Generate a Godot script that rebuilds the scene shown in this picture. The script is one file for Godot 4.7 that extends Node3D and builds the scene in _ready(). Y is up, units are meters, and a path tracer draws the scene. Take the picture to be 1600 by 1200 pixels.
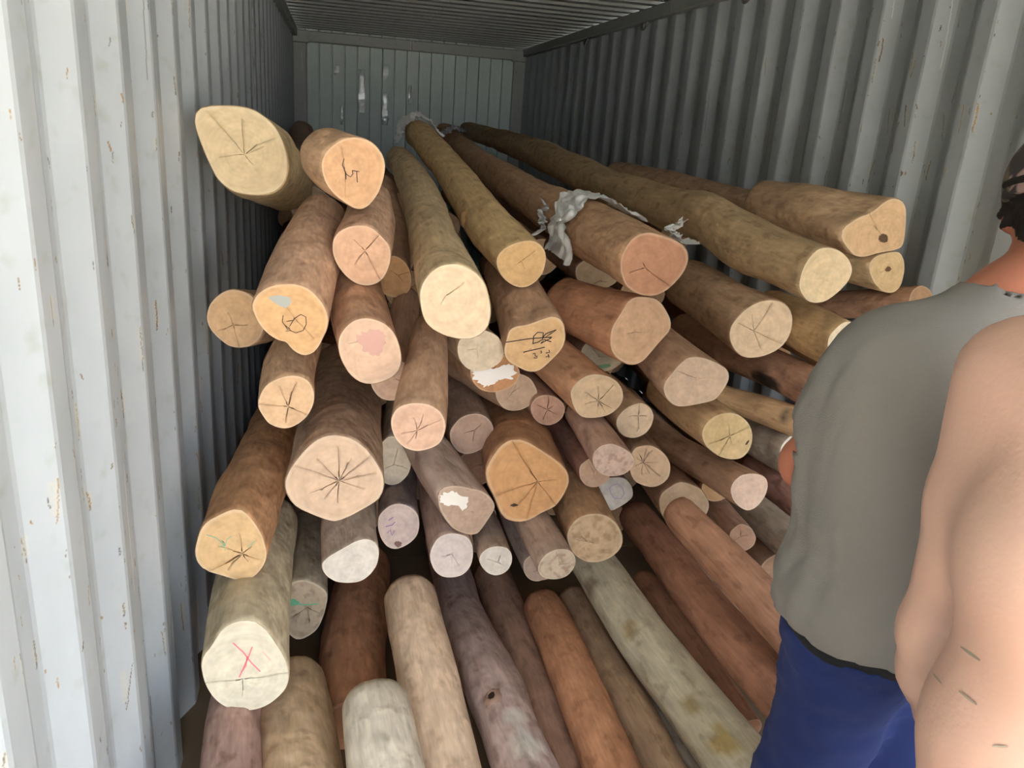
extends Node3D
# A shipping container loaded with debarked logs, two men standing at the open end of the stack.
# World: camera stands at x = 0, z = 0; the end wall lies at negative z; the floor is y = 0.

const X_LEFT := -0.386
const X_RIGHT := 1.964
const Z_BACK := -8.707
const Z_DOOR := 0.35
const ROOF := 2.39
const RIB := 0.278

const LOGS := [
	{"label": "topmost log leaning on the white wall, pale almond-shaped cut end",
	 "side": [229, 201, 155], "face": [216, 194, 156],
	 "axis": [-0.239, 1.52, -2.312, 0.129, -0.214, 1.44, -2.82, 0.122, -0.19, 1.333, -3.484, 0.112],
	 "end": [0.1138, 0.1096, 0.1069, 0.1064, 0.1059, 0.1072, 0.1082, 0.1099, 0.113, 0.121, 0.1349, 0.1452, 0.1336, 0.1145, 0.1033, 0.0974, 0.0962, 0.0989, 0.1056, 0.1118, 0.1169, 0.1192, 0.1243, 0.1308, 0.1366, 0.1366, 0.1292, 0.1202], "normal": [0.0005, 0.1212, 0.9926], "pith": [0.0046, -0.0146],
	 "cracks": [2.2907, 0.1415, 0.0016, 1.5848, 0.0885, 0.0021, 0.5454, 0.0938, 0.0016, 0.4458, 0.0609, 0.0021, -2.9866, 0.0654, 0.0018, -0.8927, 0.0332, 0.0019]},
	{"label": "orange-tan log with small letters inked on its round end, beside the almond-shaped end",
	 "side": [216, 176, 138], "face": [211, 168, 128],
	 "axis": [0.049, 1.499, -1.99, 0.079, 0.01, 1.509, -2.073, 0.073, -0.021, 1.524, -2.15, 0.065],
	 "end": [0.0777, 0.0803, 0.0818, 0.0822, 0.082, 0.081, 0.0804, 0.0801, 0.0793, 0.0791, 0.079, 0.0805, 0.0822, 0.0823, 0.0796, 0.0773, 0.0756, 0.0745, 0.0742, 0.076, 0.0804, 0.0882, 0.0934, 0.0907, 0.085, 0.0808, 0.0778, 0.0769], "normal": [0.284, -0.0561, 0.9572], "pith": [-0.024, 0.0032],
	 "cracks": [1.7308, 0.0554, 0.0016, -1.5195, 0.0639, 0.0014],
	 "marks": [{"name": "ink_letters", "label": "small black inked letters", "colour": [45, 40, 45], "kind": "stroke", "width": 0.0020, "strokes": [[-0.026, 0.0031, -0.0199, -0.0079, -0.0099, -0.0132, -0.0042, -0.0055, -0.0063, 0.0019], [-0.0063, 0.0019, 0.0115, -0.0001], [0.0048, -0.0003, 0.0071, -0.0258], [-0.0265, 0.0289, -0.0309, 0.014, -0.0219, -0.0042, -0.0208, -0.0191]]}]},
	{"label": "log reaching toward the end wall behind the orange-tan log with inked letters",
	 "side": [194, 166, 141], "face": [181, 154, 127],
	 "axis": [-0.098, 1.213, -3.761, 0.096, -0.229, 1.473, -6.237, 0.089],
	 "end": [0.0931, 0.0937, 0.0954, 0.094, 0.0925, 0.0937, 0.0956, 0.095, 0.0919, 0.0937, 0.1002, 0.1001, 0.0954, 0.0946, 0.0934, 0.0917, 0.0924, 0.0952, 0.0988, 0.099, 0.0966, 0.0952, 0.0955, 0.0967, 0.097, 0.0955, 0.0951, 0.0958], "normal": [0.0527, -0.1044, 0.9931], "pith": [0.0183, -0.0039],
	 "cracks": [2.1448, 0.0576, 0.0013, 0.7633, 0.0731, 0.0015, 2.9787, 0.0315, 0.0014]},
	{"label": "pinkish log with an X-shaped crack on its end, under the orange-tan log with inked letters",
	 "side": [208, 168, 137], "face": [214, 173, 142],
	 "axis": [0.068, 1.299, -1.992, 0.073, 0.094, 1.348, -2.204, 0.07, 0.108, 1.4, -2.414, 0.059],
	 "end": [0.0723, 0.073, 0.0716, 0.0694, 0.0694, 0.072, 0.0741, 0.0746, 0.0753, 0.0769, 0.0783, 0.0795, 0.0783, 0.0743, 0.0718, 0.0691, 0.0677, 0.0674, 0.0692, 0.0723, 0.0766, 0.0802, 0.0825, 0.0827, 0.081, 0.0772, 0.0743, 0.0728], "normal": [-0.0934, -0.1025, 0.9903], "pith": [0.008, 0.0113],
	 "cracks": [2.3868, 0.0417, 0.0025, 0.8723, 0.0523, 0.0034, -2.171, 0.0436, 0.0027, -1.1098, 0.0831, 0.0027]},
	{"label": "small orange-faced log tucked behind the pinkish log with the X-shaped crack",
	 "side": [196, 159, 130], "face": [204, 159, 113],
	 "axis": [0.171, 1.178, -2.337, 0.059, 0.192, 1.263, -2.727, 0.054, 0.186, 1.366, -3.262, 0.051],
	 "end": [0.0552, 0.0544, 0.0543, 0.0558, 0.0583, 0.0609, 0.064, 0.0662, 0.066, 0.0638, 0.0605, 0.0584, 0.056, 0.0545, 0.0552, 0.0576, 0.0596, 0.0605, 0.0599, 0.0601, 0.0605, 0.0624, 0.0652, 0.0674, 0.0655, 0.0633, 0.0602, 0.0576], "normal": [-0.059, -0.0858, 0.9946], "pith": [0.0156, 0.007],
	 "cracks": [-0.8838, 0.0307, 0.0016, 2.6207, 0.0274, 0.0016, 0.3288, 0.0345, 0.002]},
	{"label": "long curved tan log with a large smooth cream oval end, on top of the stack",
	 "side": [211, 185, 146], "face": [222, 196, 164],
	 "axis": [0.265, 1.248, -1.706, 0.077, 0.271, 1.303, -2.148, 0.07, 0.297, 1.394, -3, 0.066, 0.287, 1.452, -3.766, 0.056],
	 "end": [0.0784, 0.076, 0.0762, 0.078, 0.0795, 0.0809, 0.0836, 0.0865, 0.0878, 0.0891, 0.0882, 0.0866, 0.085, 0.0829, 0.0797, 0.079, 0.0798, 0.0812, 0.081, 0.0803, 0.0818, 0.0841, 0.0886, 0.0936, 0.0959, 0.095, 0.0892, 0.0834], "normal": [-0.0578, -0.0138, 0.9982], "pith": [-0.0241, 0.0129],
	 "cracks": [0.6728, 0.0546, 0.0021, -2.0603, 0.0209, 0.0019]},
	{"label": "long tan log with a knot hole in its side and plastic around its far end",
	 "side": [208, 177, 129], "face": [211, 173, 123],
	 "axis": [0.492, 1.281, -2.05, 0.069, 0.466, 1.329, -2.33, 0.071, 0.445, 1.393, -2.725, 0.066, 0.426, 1.471, -3.216, 0.063, 0.387, 1.566, -3.931, 0.064],
	 "end": [0.0652, 0.0676, 0.0698, 0.0704, 0.0699, 0.0679, 0.0647, 0.0613, 0.0594, 0.0594, 0.0606, 0.0639, 0.0678, 0.0713, 0.0708, 0.0682, 0.0659, 0.0646, 0.0642, 0.0643, 0.0659, 0.0675, 0.0682, 0.0672, 0.0659, 0.0648, 0.0647, 0.0648], "normal": [-0.0138, -0.0628, 0.9979], "pith": [-0.0016, 0.0067],
	 "cracks": [-2.5044, 0.0154, 0.0017, 0.6953, 0.0425, 0.0018, -1.1087, 0.024, 0.0016],
	 "knots": [[0.422, 1.346, -2.454, 0.016, -0.996, -0.085, -0.039]]},
	{"label": "long reddish-brown log wrapped in a torn strip of white plastic sheet",
	 "side": [204, 164, 129], "face": [195, 145, 116],
	 "axis": [0.807, 1.315, -1.912, 0.086, 0.784, 1.333, -2.367, 0.09, 0.763, 1.365, -3.161, 0.077, 0.76, 1.409, -4.006, 0.074, 0.77, 1.467, -5.052, 0.075, 0.798, 1.541, -6.053, 0.078],
	 "end": [0.0935, 0.0972, 0.0962, 0.0897, 0.083, 0.0779, 0.0764, 0.0779, 0.0827, 0.0861, 0.0879, 0.0881, 0.087, 0.0871, 0.088, 0.0875, 0.0875, 0.0891, 0.0886, 0.0874, 0.0865, 0.086, 0.0855, 0.0838, 0.0825, 0.0819, 0.0841, 0.0884], "normal": [-0.0916, 0.0215, 0.9956], "pith": [-0.0198, -0.0115],
	 "cracks": [-0.5508, 0.0927, 0.0021, -2.7907, 0.0413, 0.0028, 2.0312, 0.0171, 0.0029]},
	{"label": "longest wavy olive-tan log running out from the end wall, pale clean-cut end",
	 "side": [207, 177, 136], "face": [220, 196, 158],
	 "axis": [1.389, 1.281, -2.026, 0.08, 1.36, 1.297, -2.274, 0.085, 1.343, 1.31, -2.433, 0.092, 1.331, 1.351, -2.683, 0.095, 1.302, 1.363, -3.091, 0.086, 1.275, 1.375, -3.635, 0.088, 1.265, 1.418, -4.191, 0.089, 1.255, 1.475, -5.111, 0.09, 1.244, 1.513, -6.107, 0.082, 1.23, 1.557, -7.809, 0.073],
	 "end": [0.0812, 0.0843, 0.0828, 0.0813, 0.0792, 0.0789, 0.079, 0.0804, 0.0813, 0.0818, 0.0776, 0.0746, 0.0728, 0.0723, 0.0735, 0.0761, 0.0812, 0.0833, 0.0849, 0.0881, 0.0869, 0.0836, 0.0801, 0.0753, 0.0724, 0.072, 0.0734, 0.0774], "normal": [-0.1059, 0.0018, 0.9944], "pith": [0.0134, -0.0147],
	 "cracks": [-1.0039, 0.0037, 0.0009]},
	{"label": "thick log with three-cornered end and a dark knot, topmost by the wall behind the man",
	 "side": [204, 170, 134], "face": [219, 183, 142],
	 "axis": [1.734, 1.387, -2.296, 0.1, 1.67, 1.402, -2.574, 0.101, 1.627, 1.407, -2.862, 0.092],
	 "end": [0.1048, 0.1035, 0.1067, 0.1145, 0.1199, 0.1162, 0.1057, 0.089, 0.0749, 0.0683, 0.0677, 0.0737, 0.0864, 0.1014, 0.1249, 0.1293, 0.1194, 0.1119, 0.1083, 0.1007, 0.0912, 0.0828, 0.0787, 0.0804, 0.0877, 0.1013, 0.1156, 0.1101], "normal": [-0.0435, -0.0098, 0.999], "pith": [0.0279, -0.0244],
	 "cracks": [2.2879, 0.1024, 0.0018],
	 "marks": [{"name": "dark_knot", "label": "dark brown knot", "colour": [95, 72, 52], "kind": "patch", "width": 0.0000, "strokes": [[0.0129, -0.018, 0.0268, -0.0103, 0.0429, -0.018, 0.0446, -0.0342, 0.0301, -0.0399, 0.014, -0.0321]]}]},
	{"label": "brown log lying along the wall beyond the log with three-cornered end",
	 "side": [196, 161, 130], "face": [190, 159, 122],
	 "axis": [1.868, 1.333, -3.3, 0.089, 1.732, 1.374, -3.977, 0.087, 1.627, 1.396, -4.602, 0.076],
	 "end": [0.0872, 0.0886, 0.092, 0.0907, 0.0884, 0.0883, 0.0873, 0.0866, 0.0868, 0.0883, 0.0914, 0.0925, 0.0911, 0.0866, 0.0854, 0.0919, 0.0949, 0.0934, 0.0943, 0.0959, 0.0916, 0.0873, 0.0897, 0.0918, 0.0908, 0.0896, 0.0893, 0.0886], "normal": [0.1957, -0.0593, 0.9789], "pith": [0.0156, 0.0078],
	 "cracks": [4.8352, 0.0612, 0.0021, 4.4058, 0.0615, 0.0025, 2.3469, 0.0307, 0.0014]},
	{"label": "slim yellow log directly beneath the log with three-cornered end",
	 "side": [215, 185, 143], "face": [217, 187, 142],
	 "axis": [1.806, 1.253, -2.293, 0.066, 1.771, 1.251, -2.443, 0.065, 1.736, 1.251, -2.627, 0.062, 1.701, 1.255, -2.865, 0.061, 1.669, 1.268, -3.163, 0.06, 1.643, 1.283, -3.461, 0.058, 1.633, 1.29, -3.581, 0.058],
	 "end": [0.0621, 0.0619, 0.0628, 0.0658, 0.0688, 0.0715, 0.0687, 0.0656, 0.0641, 0.0651, 0.069, 0.074, 0.0768, 0.0748, 0.0697, 0.0637, 0.0601, 0.0589, 0.0591, 0.0606, 0.0645, 0.0693, 0.0738, 0.079, 0.0789, 0.0745, 0.0677, 0.0636], "normal": [-0.0449, 0.055, 0.9975], "pith": [-0.0021, 0.0104],
	 "cracks": [-2.5896, 0.0293, 0.0019, 1.2377, 0.0231, 0.002],
	 "marks": [{"name": "dark_knot", "label": "dark brown pith knot", "colour": [110, 80, 55], "kind": "patch", "width": 0.0000, "strokes": [[-0.0126, 0.0028, -0.0035, 0.0175, 0.0099, 0.0109, 0.0041, -0.0002]]}]},
	{"label": "reddish-brown log lying under the slim yellow log, partly behind the grey shirt shoulder",
	 "side": [192, 152, 125], "face": [185, 149, 117],
	 "axis": [1.901, 1.167, -2.22, 0.055, 1.858, 1.1, -2.481, 0.054, 1.833, 1.048, -2.67, 0.052],
	 "end": [0.0569, 0.0557, 0.0548, 0.0548, 0.0547, 0.0545, 0.0547, 0.0558, 0.0559, 0.0551, 0.0562, 0.0572, 0.0565, 0.0565, 0.0564, 0.0552, 0.0544, 0.0555, 0.0572, 0.0547, 0.0525, 0.0546, 0.0562, 0.0577, 0.0576, 0.0553, 0.0552, 0.0556], "normal": [0.1566, 0.2467, 0.9564], "pith": [0.0064, -0.0001],
	 "cracks": [2.6858, 0.0213, 0.0018, 0.6856, 0.0363, 0.0022, 5.3948, 0.0362, 0.0024, 4.8027, 0.0378, 0.0011]},
	{"label": "log with a long split in its side running into a ringed cream end",
	 "side": [211, 176, 143], "face": [217, 191, 160],
	 "axis": [1.304, 1.08, -2.169, 0.092, 1.293, 1.1, -2.456, 0.095, 1.291, 1.114, -2.745, 0.092],
	 "end": [0.0979, 0.1003, 0.1037, 0.1053, 0.1057, 0.1023, 0.0968, 0.0928, 0.0895, 0.087, 0.0861, 0.0867, 0.0896, 0.0946, 0.1009, 0.1043, 0.1054, 0.105, 0.1055, 0.1036, 0.0983, 0.0933, 0.0905, 0.0889, 0.09, 0.0914, 0.0942, 0.0958], "normal": [-0.1402, 0.0206, 0.9899], "pith": [-0.0239, -0.0074],
	 "cracks": [2.7257, 0.0613, 0.0018, 1.8528, 0.0565, 0.0019, 1.1424, 0.1043, 0.0018, -1.0569, 0.0702, 0.0018, -0.377, 0.101, 0.0021]},
	{"label": "yellowish log whose cut end is mostly hidden by the grey shirt",
	 "side": [216, 181, 133], "face": [225, 207, 176],
	 "axis": [1.484, 1.072, -1.976, 0.079, 1.476, 1.08, -2.194, 0.08, 1.478, 1.085, -2.442, 0.074],
	 "end": [0.0709, 0.068, 0.0654, 0.0655, 0.0681, 0.0716, 0.0743, 0.0794, 0.0859, 0.0854, 0.081, 0.0783, 0.0764, 0.0711, 0.0672, 0.0651, 0.0653, 0.0669, 0.0696, 0.0748, 0.0795, 0.083, 0.0841, 0.0835, 0.0814, 0.0798, 0.077, 0.0729], "normal": [-0.1706, 0.0457, 0.9843], "pith": [-0.0053, 0.0059],
	 "cracks": [3.5225, 0.0429, 0.002, 4.5642, 0.0454, 0.0019]},
	{"label": "reddish log with black mould stain, its pink end beside the grey shirt",
	 "side": [188, 146, 120], "face": [225, 195, 172],
	 "axis": [1.473, 0.916, -2.027, 0.063, 1.433, 0.917, -2.304, 0.067, 1.4, 0.902, -2.566, 0.064, 1.377, 0.903, -2.89, 0.058],
	 "end": [0.0608, 0.0583, 0.0563, 0.0567, 0.0591, 0.0619, 0.0642, 0.0688, 0.0741, 0.0726, 0.0691, 0.0671, 0.0653, 0.0606, 0.0574, 0.0558, 0.0562, 0.0576, 0.06, 0.0645, 0.0681, 0.071, 0.0719, 0.071, 0.0696, 0.0683, 0.0659, 0.0625], "normal": [-0.0899, 0.0912, 0.9918], "pith": [0.0027, -0.0037],
	 "cracks": [3.7969, 0.0291, 0.0014, 0.4476, 0.0304, 0.001, 1.0402, 0.0212, 0.0014],
	 "stains": [{"at": [1.393, 0.884, -2.244], "r": 0.047, "colour": [45, 40, 38]}, {"at": [1.4, 0.886, -2.187], "r": 0.033, "colour": [50, 45, 42]}, {"at": [1.387, 0.889, -2.298], "r": 0.022, "colour": [60, 50, 45]}]},
	{"label": "orange-brown log with a dark grey blotch, under the log with black mould stain",
	 "side": [196, 160, 120], "face": [195, 159, 122],
	 "axis": [1.49, 0.783, -2.074, 0.047, 1.387, 0.799, -2.183, 0.046, 1.3, 0.805, -2.285, 0.043, 1.144, 0.817, -2.468, 0.042],
	 "end": [0.0677, 0.0591, 0.0541, 0.0513, 0.0491, 0.0482, 0.0494, 0.0528, 0.0585, 0.0658, 0.0696, 0.0742, 0.0777, 0.0709, 0.0637, 0.0584, 0.054, 0.0515, 0.0507, 0.0508, 0.0519, 0.0546, 0.0583, 0.064, 0.0698, 0.0772, 0.0805, 0.0766], "normal": [0.3636, 0.0401, 0.9307], "pith": [-0.0037, 0.0022],
	 "cracks": [3.0371, 0.0226, 0.0011, 4.3212, 0.0434, 0.0019, 5.6274, 0.0376, 0.0022, 2.2738, 0.0192, 0.0024],
	 "stains": [{"at": [1.404, 0.816, -2.108], "r": 0.029, "colour": [80, 72, 62]}]},
	{"label": "greyish log with a whitish end beside the man's bare elbow",
	 "side": [192, 178, 160], "face": [226, 220, 208],
	 "axis": [1.47, 0.675, -2.095, 0.069, 1.439, 0.663, -2.274, 0.068, 1.415, 0.663, -2.465, 0.063, 1.396, 0.671, -2.704, 0.062, 1.385, 0.693, -3.003, 0.061, 1.38, 0.719, -3.302, 0.06, 1.379, 0.73, -3.422, 0.059],
	 "end": [0.0698, 0.067, 0.0651, 0.0659, 0.0687, 0.0708, 0.0733, 0.0779, 0.0828, 0.0796, 0.0765, 0.075, 0.0735, 0.0687, 0.0658, 0.0644, 0.0652, 0.0667, 0.0696, 0.0742, 0.0771, 0.0791, 0.0794, 0.078, 0.0771, 0.0763, 0.0741, 0.0713], "normal": [-0.058, 0.1672, 0.9842], "pith": [0.0018, 0.0102],
	 "cracks": [4.464, 0.0532, 0.0016, 6.139, 0.0455, 0.0013, 0.1366, 0.0458, 0.0013, 1.6895, 0.0506, 0.0011]},
	{"label": "pinkish-red log running behind the man's bare elbow, under the greyish log",
	 "side": [202, 157, 144], "face": [195, 154, 132],
	 "axis": [1.476, 0.536, -1.948, 0.064, 1.474, 0.534, -2.165, 0.067, 1.484, 0.524, -2.355, 0.062],
	 "end": [0.0614, 0.0595, 0.058, 0.0588, 0.0617, 0.0649, 0.0673, 0.0718, 0.0765, 0.0732, 0.0693, 0.0671, 0.0652, 0.0609, 0.0582, 0.0571, 0.0578, 0.0598, 0.0626, 0.0676, 0.0712, 0.0736, 0.0735, 0.0715, 0.0695, 0.0679, 0.0655, 0.0625], "normal": [-0.1804, 0.1463, 0.9727], "pith": [-0.0042, 0.0018],
	 "cracks": [6.038, 0.0321, 0.0017, 2.1248, 0.044, 0.0015]},
	{"label": "slim brown log with pale pink end and small cross-shaped crack near its rim",
	 "side": [192, 155, 130], "face": [223, 195, 176],
	 "axis": [1.137, 0.703, -1.812, 0.054, 1.113, 0.685, -2.002, 0.05, 1.093, 0.662, -2.216, 0.048, 1.092, 0.658, -2.407, 0.047, 1.103, 0.656, -2.735, 0.047],
	 "end": [0.0536, 0.0567, 0.0591, 0.0601, 0.0573, 0.0537, 0.0513, 0.0503, 0.0503, 0.052, 0.0532, 0.054, 0.0556, 0.0564, 0.0562, 0.0541, 0.0535, 0.0531, 0.0528, 0.0539, 0.056, 0.0578, 0.0567, 0.0543, 0.0519, 0.0506, 0.0507, 0.0519], "normal": [-0.0761, 0.2031, 0.9762], "pith": [-0.0011, -0.0015],
	 "cracks": [2.1093, 0.0107, 0.0012]},
	{"label": "tan log with wide forked crack and torn chip on its golden end",
	 "side": [204, 168, 129], "face": [218, 191, 147],
	 "axis": [1.083, 0.842, -1.88, 0.072, 1.05, 0.858, -2.024, 0.072, 1.02, 0.882, -2.22, 0.067],
	 "end": [0.0771, 0.0733, 0.0704, 0.0685, 0.0666, 0.0671, 0.0681, 0.0697, 0.0718, 0.075, 0.0782, 0.0816, 0.0839, 0.0844, 0.081, 0.0753, 0.0702, 0.0656, 0.0632, 0.0632, 0.0653, 0.0685, 0.0741, 0.0806, 0.087, 0.0876, 0.0844, 0.0806], "normal": [0.0002, 0.0378, 0.9993], "pith": [0.0052, 0],
	 "cracks": [0.4333, 0.0662, 0.0026, -2.7803, 0.0647, 0.0028, -1.9735, 0.0702, 0.0031, 1.7856, 0.0367, 0.0027, -1.2103, 0.0233, 0.0028],
	 "marks": [{"name": "dark_chip", "label": "dark torn chip", "colour": [70, 50, 40], "kind": "patch", "width": 0.0000, "strokes": [[0.0566, -0.0274, 0.0622, -0.0154, 0.0672, -0.0155, 0.0637, -0.0252]]}]},
	{"label": "log with smooth pale pink rounded-polygon end above the golden cracked end",
	 "side": [196, 158, 130], "face": [223, 195, 172],
	 "axis": [0.974, 0.992, -1.907, 0.078, 0.953, 1.02, -2.144, 0.075, 0.939, 1.041, -2.348, 0.071, 0.911, 1.056, -2.586, 0.07, 0.882, 1.061, -2.763, 0.069],
	 "end": [0.0932, 0.098, 0.0938, 0.084, 0.077, 0.0735, 0.0725, 0.0737, 0.0759, 0.0777, 0.0758, 0.0745, 0.0754, 0.08, 0.089, 0.0946, 0.0938, 0.0914, 0.0879, 0.0814, 0.073, 0.0684, 0.0669, 0.0684, 0.0732, 0.0806, 0.0835, 0.0869], "normal": [-0.0836, 0.0129, 0.9964], "pith": [0.0034, 0.0118],
	 "cracks": [3.0061, 0.0142, 0.0016, 0.1119, 0.0274, 0.0013, 2.8462, 0.0651, 0.0013]},
	{"label": "reddish log with pale side knot and smooth peach end, under the plastic-wrapped log",
	 "side": [207, 152, 117], "face": [218, 179, 147],
	 "axis": [0.813, 1.125, -1.964, 0.086, 0.761, 1.113, -2.161, 0.087, 0.711, 1.104, -2.364, 0.085],
	 "end": [0.0945, 0.0977, 0.0957, 0.0946, 0.0961, 0.0968, 0.0931, 0.0921, 0.0921, 0.088, 0.079, 0.0747, 0.0746, 0.0781, 0.0829, 0.0875, 0.0933, 0.0984, 0.0999, 0.1004, 0.1008, 0.0975, 0.0895, 0.0794, 0.0741, 0.0726, 0.075, 0.0829], "normal": [0.0563, 0.1195, 0.9912], "pith": [-0.0115, -0.0068],
	 "cracks": [1.7951, 0.0213, 0.0016, -0.0016, 0.0225, 0.0015, -3.0103, 0.0223, 0.0015],
	 "stains": [{"at": [0.749, 1.128, -2.019], "r": 0.012, "colour": [225, 190, 155]}]},
	{"label": "brown log with black handwriting on its angular tan end",
	 "side": [192, 155, 125], "face": [213, 175, 130],
	 "axis": [0.502, 1.105, -1.883, 0.075, 0.52, 1.15, -2.138, 0.078, 0.537, 1.193, -2.455, 0.074],
	 "end": [0.0748, 0.0795, 0.083, 0.0893, 0.0916, 0.0841, 0.0696, 0.061, 0.0567, 0.0566, 0.0609, 0.0702, 0.0768, 0.076, 0.077, 0.0817, 0.0846, 0.0834, 0.0782, 0.077, 0.078, 0.0776, 0.0746, 0.0685, 0.0643, 0.0632, 0.0651, 0.0697], "normal": [-0.1314, -0.0357, 0.9907], "pith": [-0.0093, -0.0145],
	 "cracks": [-2.606, 0.0092, 0.0008],
	 "marks": [{"name": "ink_writing", "label": "black ink handwriting", "colour": [25, 22, 28], "kind": "stroke", "width": 0.0025, "strokes": [[-0.0062, -0.0015, -0.0059, 0.0199, 0.0035, 0.0309, 0.0179, 0.0304, 0.0174, 0.0125, 0.0057, 0.0042, -0.0064, 0.0006], [0.017, 0.0167, 0.0243, 0.0277, 0.05, 0.0396, 0.0366, 0.0283, 0.025, 0.0192, 0.0396, 0.0178, 0.0142, 0.0016, 0.0215, 0.0126, 0.0405, 0.0071], [-0.0291, -0.0241, 0.0253, -0.0078], [-0.0761, 0.0003, -0.0156, 0.013, 0.0414, 0.02], [-0.0041, -0.0273, 0.002, -0.0257, 0.0017, -0.0322, 0.0076, -0.0332, 0.0071, -0.0376, -0.0011, -0.038], [0.0158, -0.0177, 0.0182, -0.0219, 0.0156, -0.025], [0.0363, -0.0146, 0.0389, -0.0209, 0.0288, -0.0236], [0.0297, -0.0344, 0.0377, -0.0305, 0.0373, -0.0362], [0.0352, -0.0263, 0.0388, -0.0339]]}]},
	{"label": "reddish log with star crack on tan end, just below the handwriting",
	 "side": [203, 155, 120], "face": [222, 193, 160],
	 "axis": [0.701, 0.943, -1.937, 0.07, 0.642, 0.976, -2.13, 0.07, 0.58, 1.009, -2.353, 0.063],
	 "end": [0.0823, 0.0784, 0.074, 0.0695, 0.0659, 0.0641, 0.063, 0.0641, 0.0666, 0.0701, 0.0727, 0.0762, 0.08, 0.0815, 0.0768, 0.0729, 0.0713, 0.0708, 0.0707, 0.0694, 0.0664, 0.0652, 0.0658, 0.0689, 0.0733, 0.0773, 0.0815, 0.0838], "normal": [0.1004, -0.0103, 0.9949], "pith": [0.0072, -0.0139],
	 "cracks": [0.8116, 0.059, 0.0027, 2.5809, 0.0515, 0.0022, -2.9518, 0.0405, 0.002, -1.514, 0.0402, 0.0025, -0.9514, 0.0449, 0.0027, 1.6873, 0.04, 0.0028, -0.5075, 0.0474, 0.0022]},
	{"label": "small log with cream end under the large smooth cream oval end",
	 "side": [191, 164, 135], "face": [217, 199, 172],
	 "axis": [0.374, 1.066, -1.951, 0.059, 0.338, 1.07, -2.184, 0.057, 0.309, 1.074, -2.406, 0.054, 0.301, 1.075, -2.465, 0.054],
	 "end": [0.0665, 0.0629, 0.0601, 0.059, 0.057, 0.0552, 0.0553, 0.0568, 0.059, 0.0585, 0.0588, 0.0607, 0.0642, 0.0637, 0.0622, 0.0611, 0.0605, 0.0593, 0.0593, 0.0582, 0.0574, 0.0566, 0.0569, 0.0575, 0.0591, 0.0623, 0.0654, 0.0661], "normal": [0.0469, 0.0783, 0.9958], "pith": [-0.0106, 0.0044],
	 "cracks": [-3.0633, 0.0256, 0.0015, 1.2827, 0.0133, 0.0017, -1.3675, 0.0262, 0.0013]},
	{"label": "log with orange end half covered in flaking white paint",
	 "side": [188, 151, 120], "face": [194, 144, 104],
	 "axis": [0.426, 0.989, -2.001, 0.063, 0.391, 0.981, -2.193, 0.06, 0.352, 0.984, -2.398, 0.057],
	 "end": [0.0737, 0.0684, 0.0643, 0.0616, 0.0575, 0.0549, 0.0545, 0.0556, 0.058, 0.0586, 0.0599, 0.0633, 0.0687, 0.0702, 0.0688, 0.0671, 0.0646, 0.0622, 0.0603, 0.0576, 0.0561, 0.0551, 0.0557, 0.0571, 0.0598, 0.0647, 0.0702, 0.0727], "normal": [0.061, 0.1246, 0.9903], "pith": [-0.0052, -0.0018],
	 "cracks": [1.1831, 0.0485, 0.0019, 4.7285, 0.0485, 0.0015, 2.8488, 0.03, 0.0011],
	 "marks": [{"name": "white_paint", "label": "flaking white paint", "colour": [238, 232, 224], "kind": "patch", "width": 0.0000, "strokes": [[-0.0658, 0.0034, -0.0372, 0.0104, 0.003, 0.0132, 0.041, 0.0251, 0.0577, 0.0035, 0.0494, -0.0187, 0.0311, -0.0161, 0.0132, -0.0224, -0.0045, -0.0331, -0.0269, -0.0371, -0.0497, -0.0211]]}]},
	{"label": "brown log with ringed brownish end just below the flaking white paint",
	 "side": [180, 146, 121], "face": [193, 166, 142],
	 "axis": [0.505, 0.911, -2.066, 0.057, 0.45, 0.901, -2.227, 0.056, 0.375, 0.892, -2.455, 0.052],
	 "end": [0.0676, 0.0627, 0.0599, 0.0585, 0.056, 0.0544, 0.0548, 0.0567, 0.059, 0.0589, 0.0598, 0.0623, 0.0658, 0.0646, 0.0628, 0.0614, 0.0599, 0.0587, 0.0583, 0.0569, 0.0564, 0.0559, 0.0568, 0.0579, 0.0602, 0.064, 0.0672, 0.0679], "normal": [0.1547, 0.1474, 0.9769], "pith": [-0.0113, -0.0021],
	 "cracks": [1.0333, 0.0228, 0.0015, 4.0077, 0.0302, 0.0013, 0.5834, 0.0271, 0.0019]},
	{"label": "small pinkish-brown log end with radiating cracks, above the big bright orange end",
	 "side": [180, 142, 119], "face": [193, 154, 133],
	 "axis": [0.6, 0.86, -2.054, 0.05, 0.587, 0.87, -2.167, 0.048, 0.572, 0.88, -2.304, 0.044],
	 "end": [0.0528, 0.0516, 0.0496, 0.0467, 0.0454, 0.0445, 0.0439, 0.045, 0.0468, 0.0494, 0.0516, 0.0529, 0.0531, 0.0526, 0.0508, 0.0482, 0.0471, 0.0462, 0.0461, 0.0465, 0.0465, 0.0475, 0.0488, 0.0492, 0.0503, 0.0513, 0.0528, 0.0526], "normal": [-0.0095, 0.0486, 0.9988], "pith": [-0.0011, 0.0007],
	 "cracks": [1.5346, 0.0433, 0.0028, -1.9688, 0.0314, 0.0023, -0.4594, 0.0332, 0.0027, 2.6822, 0.0329, 0.0025, 0.675, 0.023, 0.0025, -1.4977, 0.0341, 0.002]},
	{"label": "small log with plus-shaped crack on a cream end",
	 "side": [204, 168, 134], "face": [223, 199, 172],
	 "axis": [0.842, 0.851, -1.982, 0.053, 0.827, 0.864, -2.152, 0.053, 0.815, 0.873, -2.346, 0.05],
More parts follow.
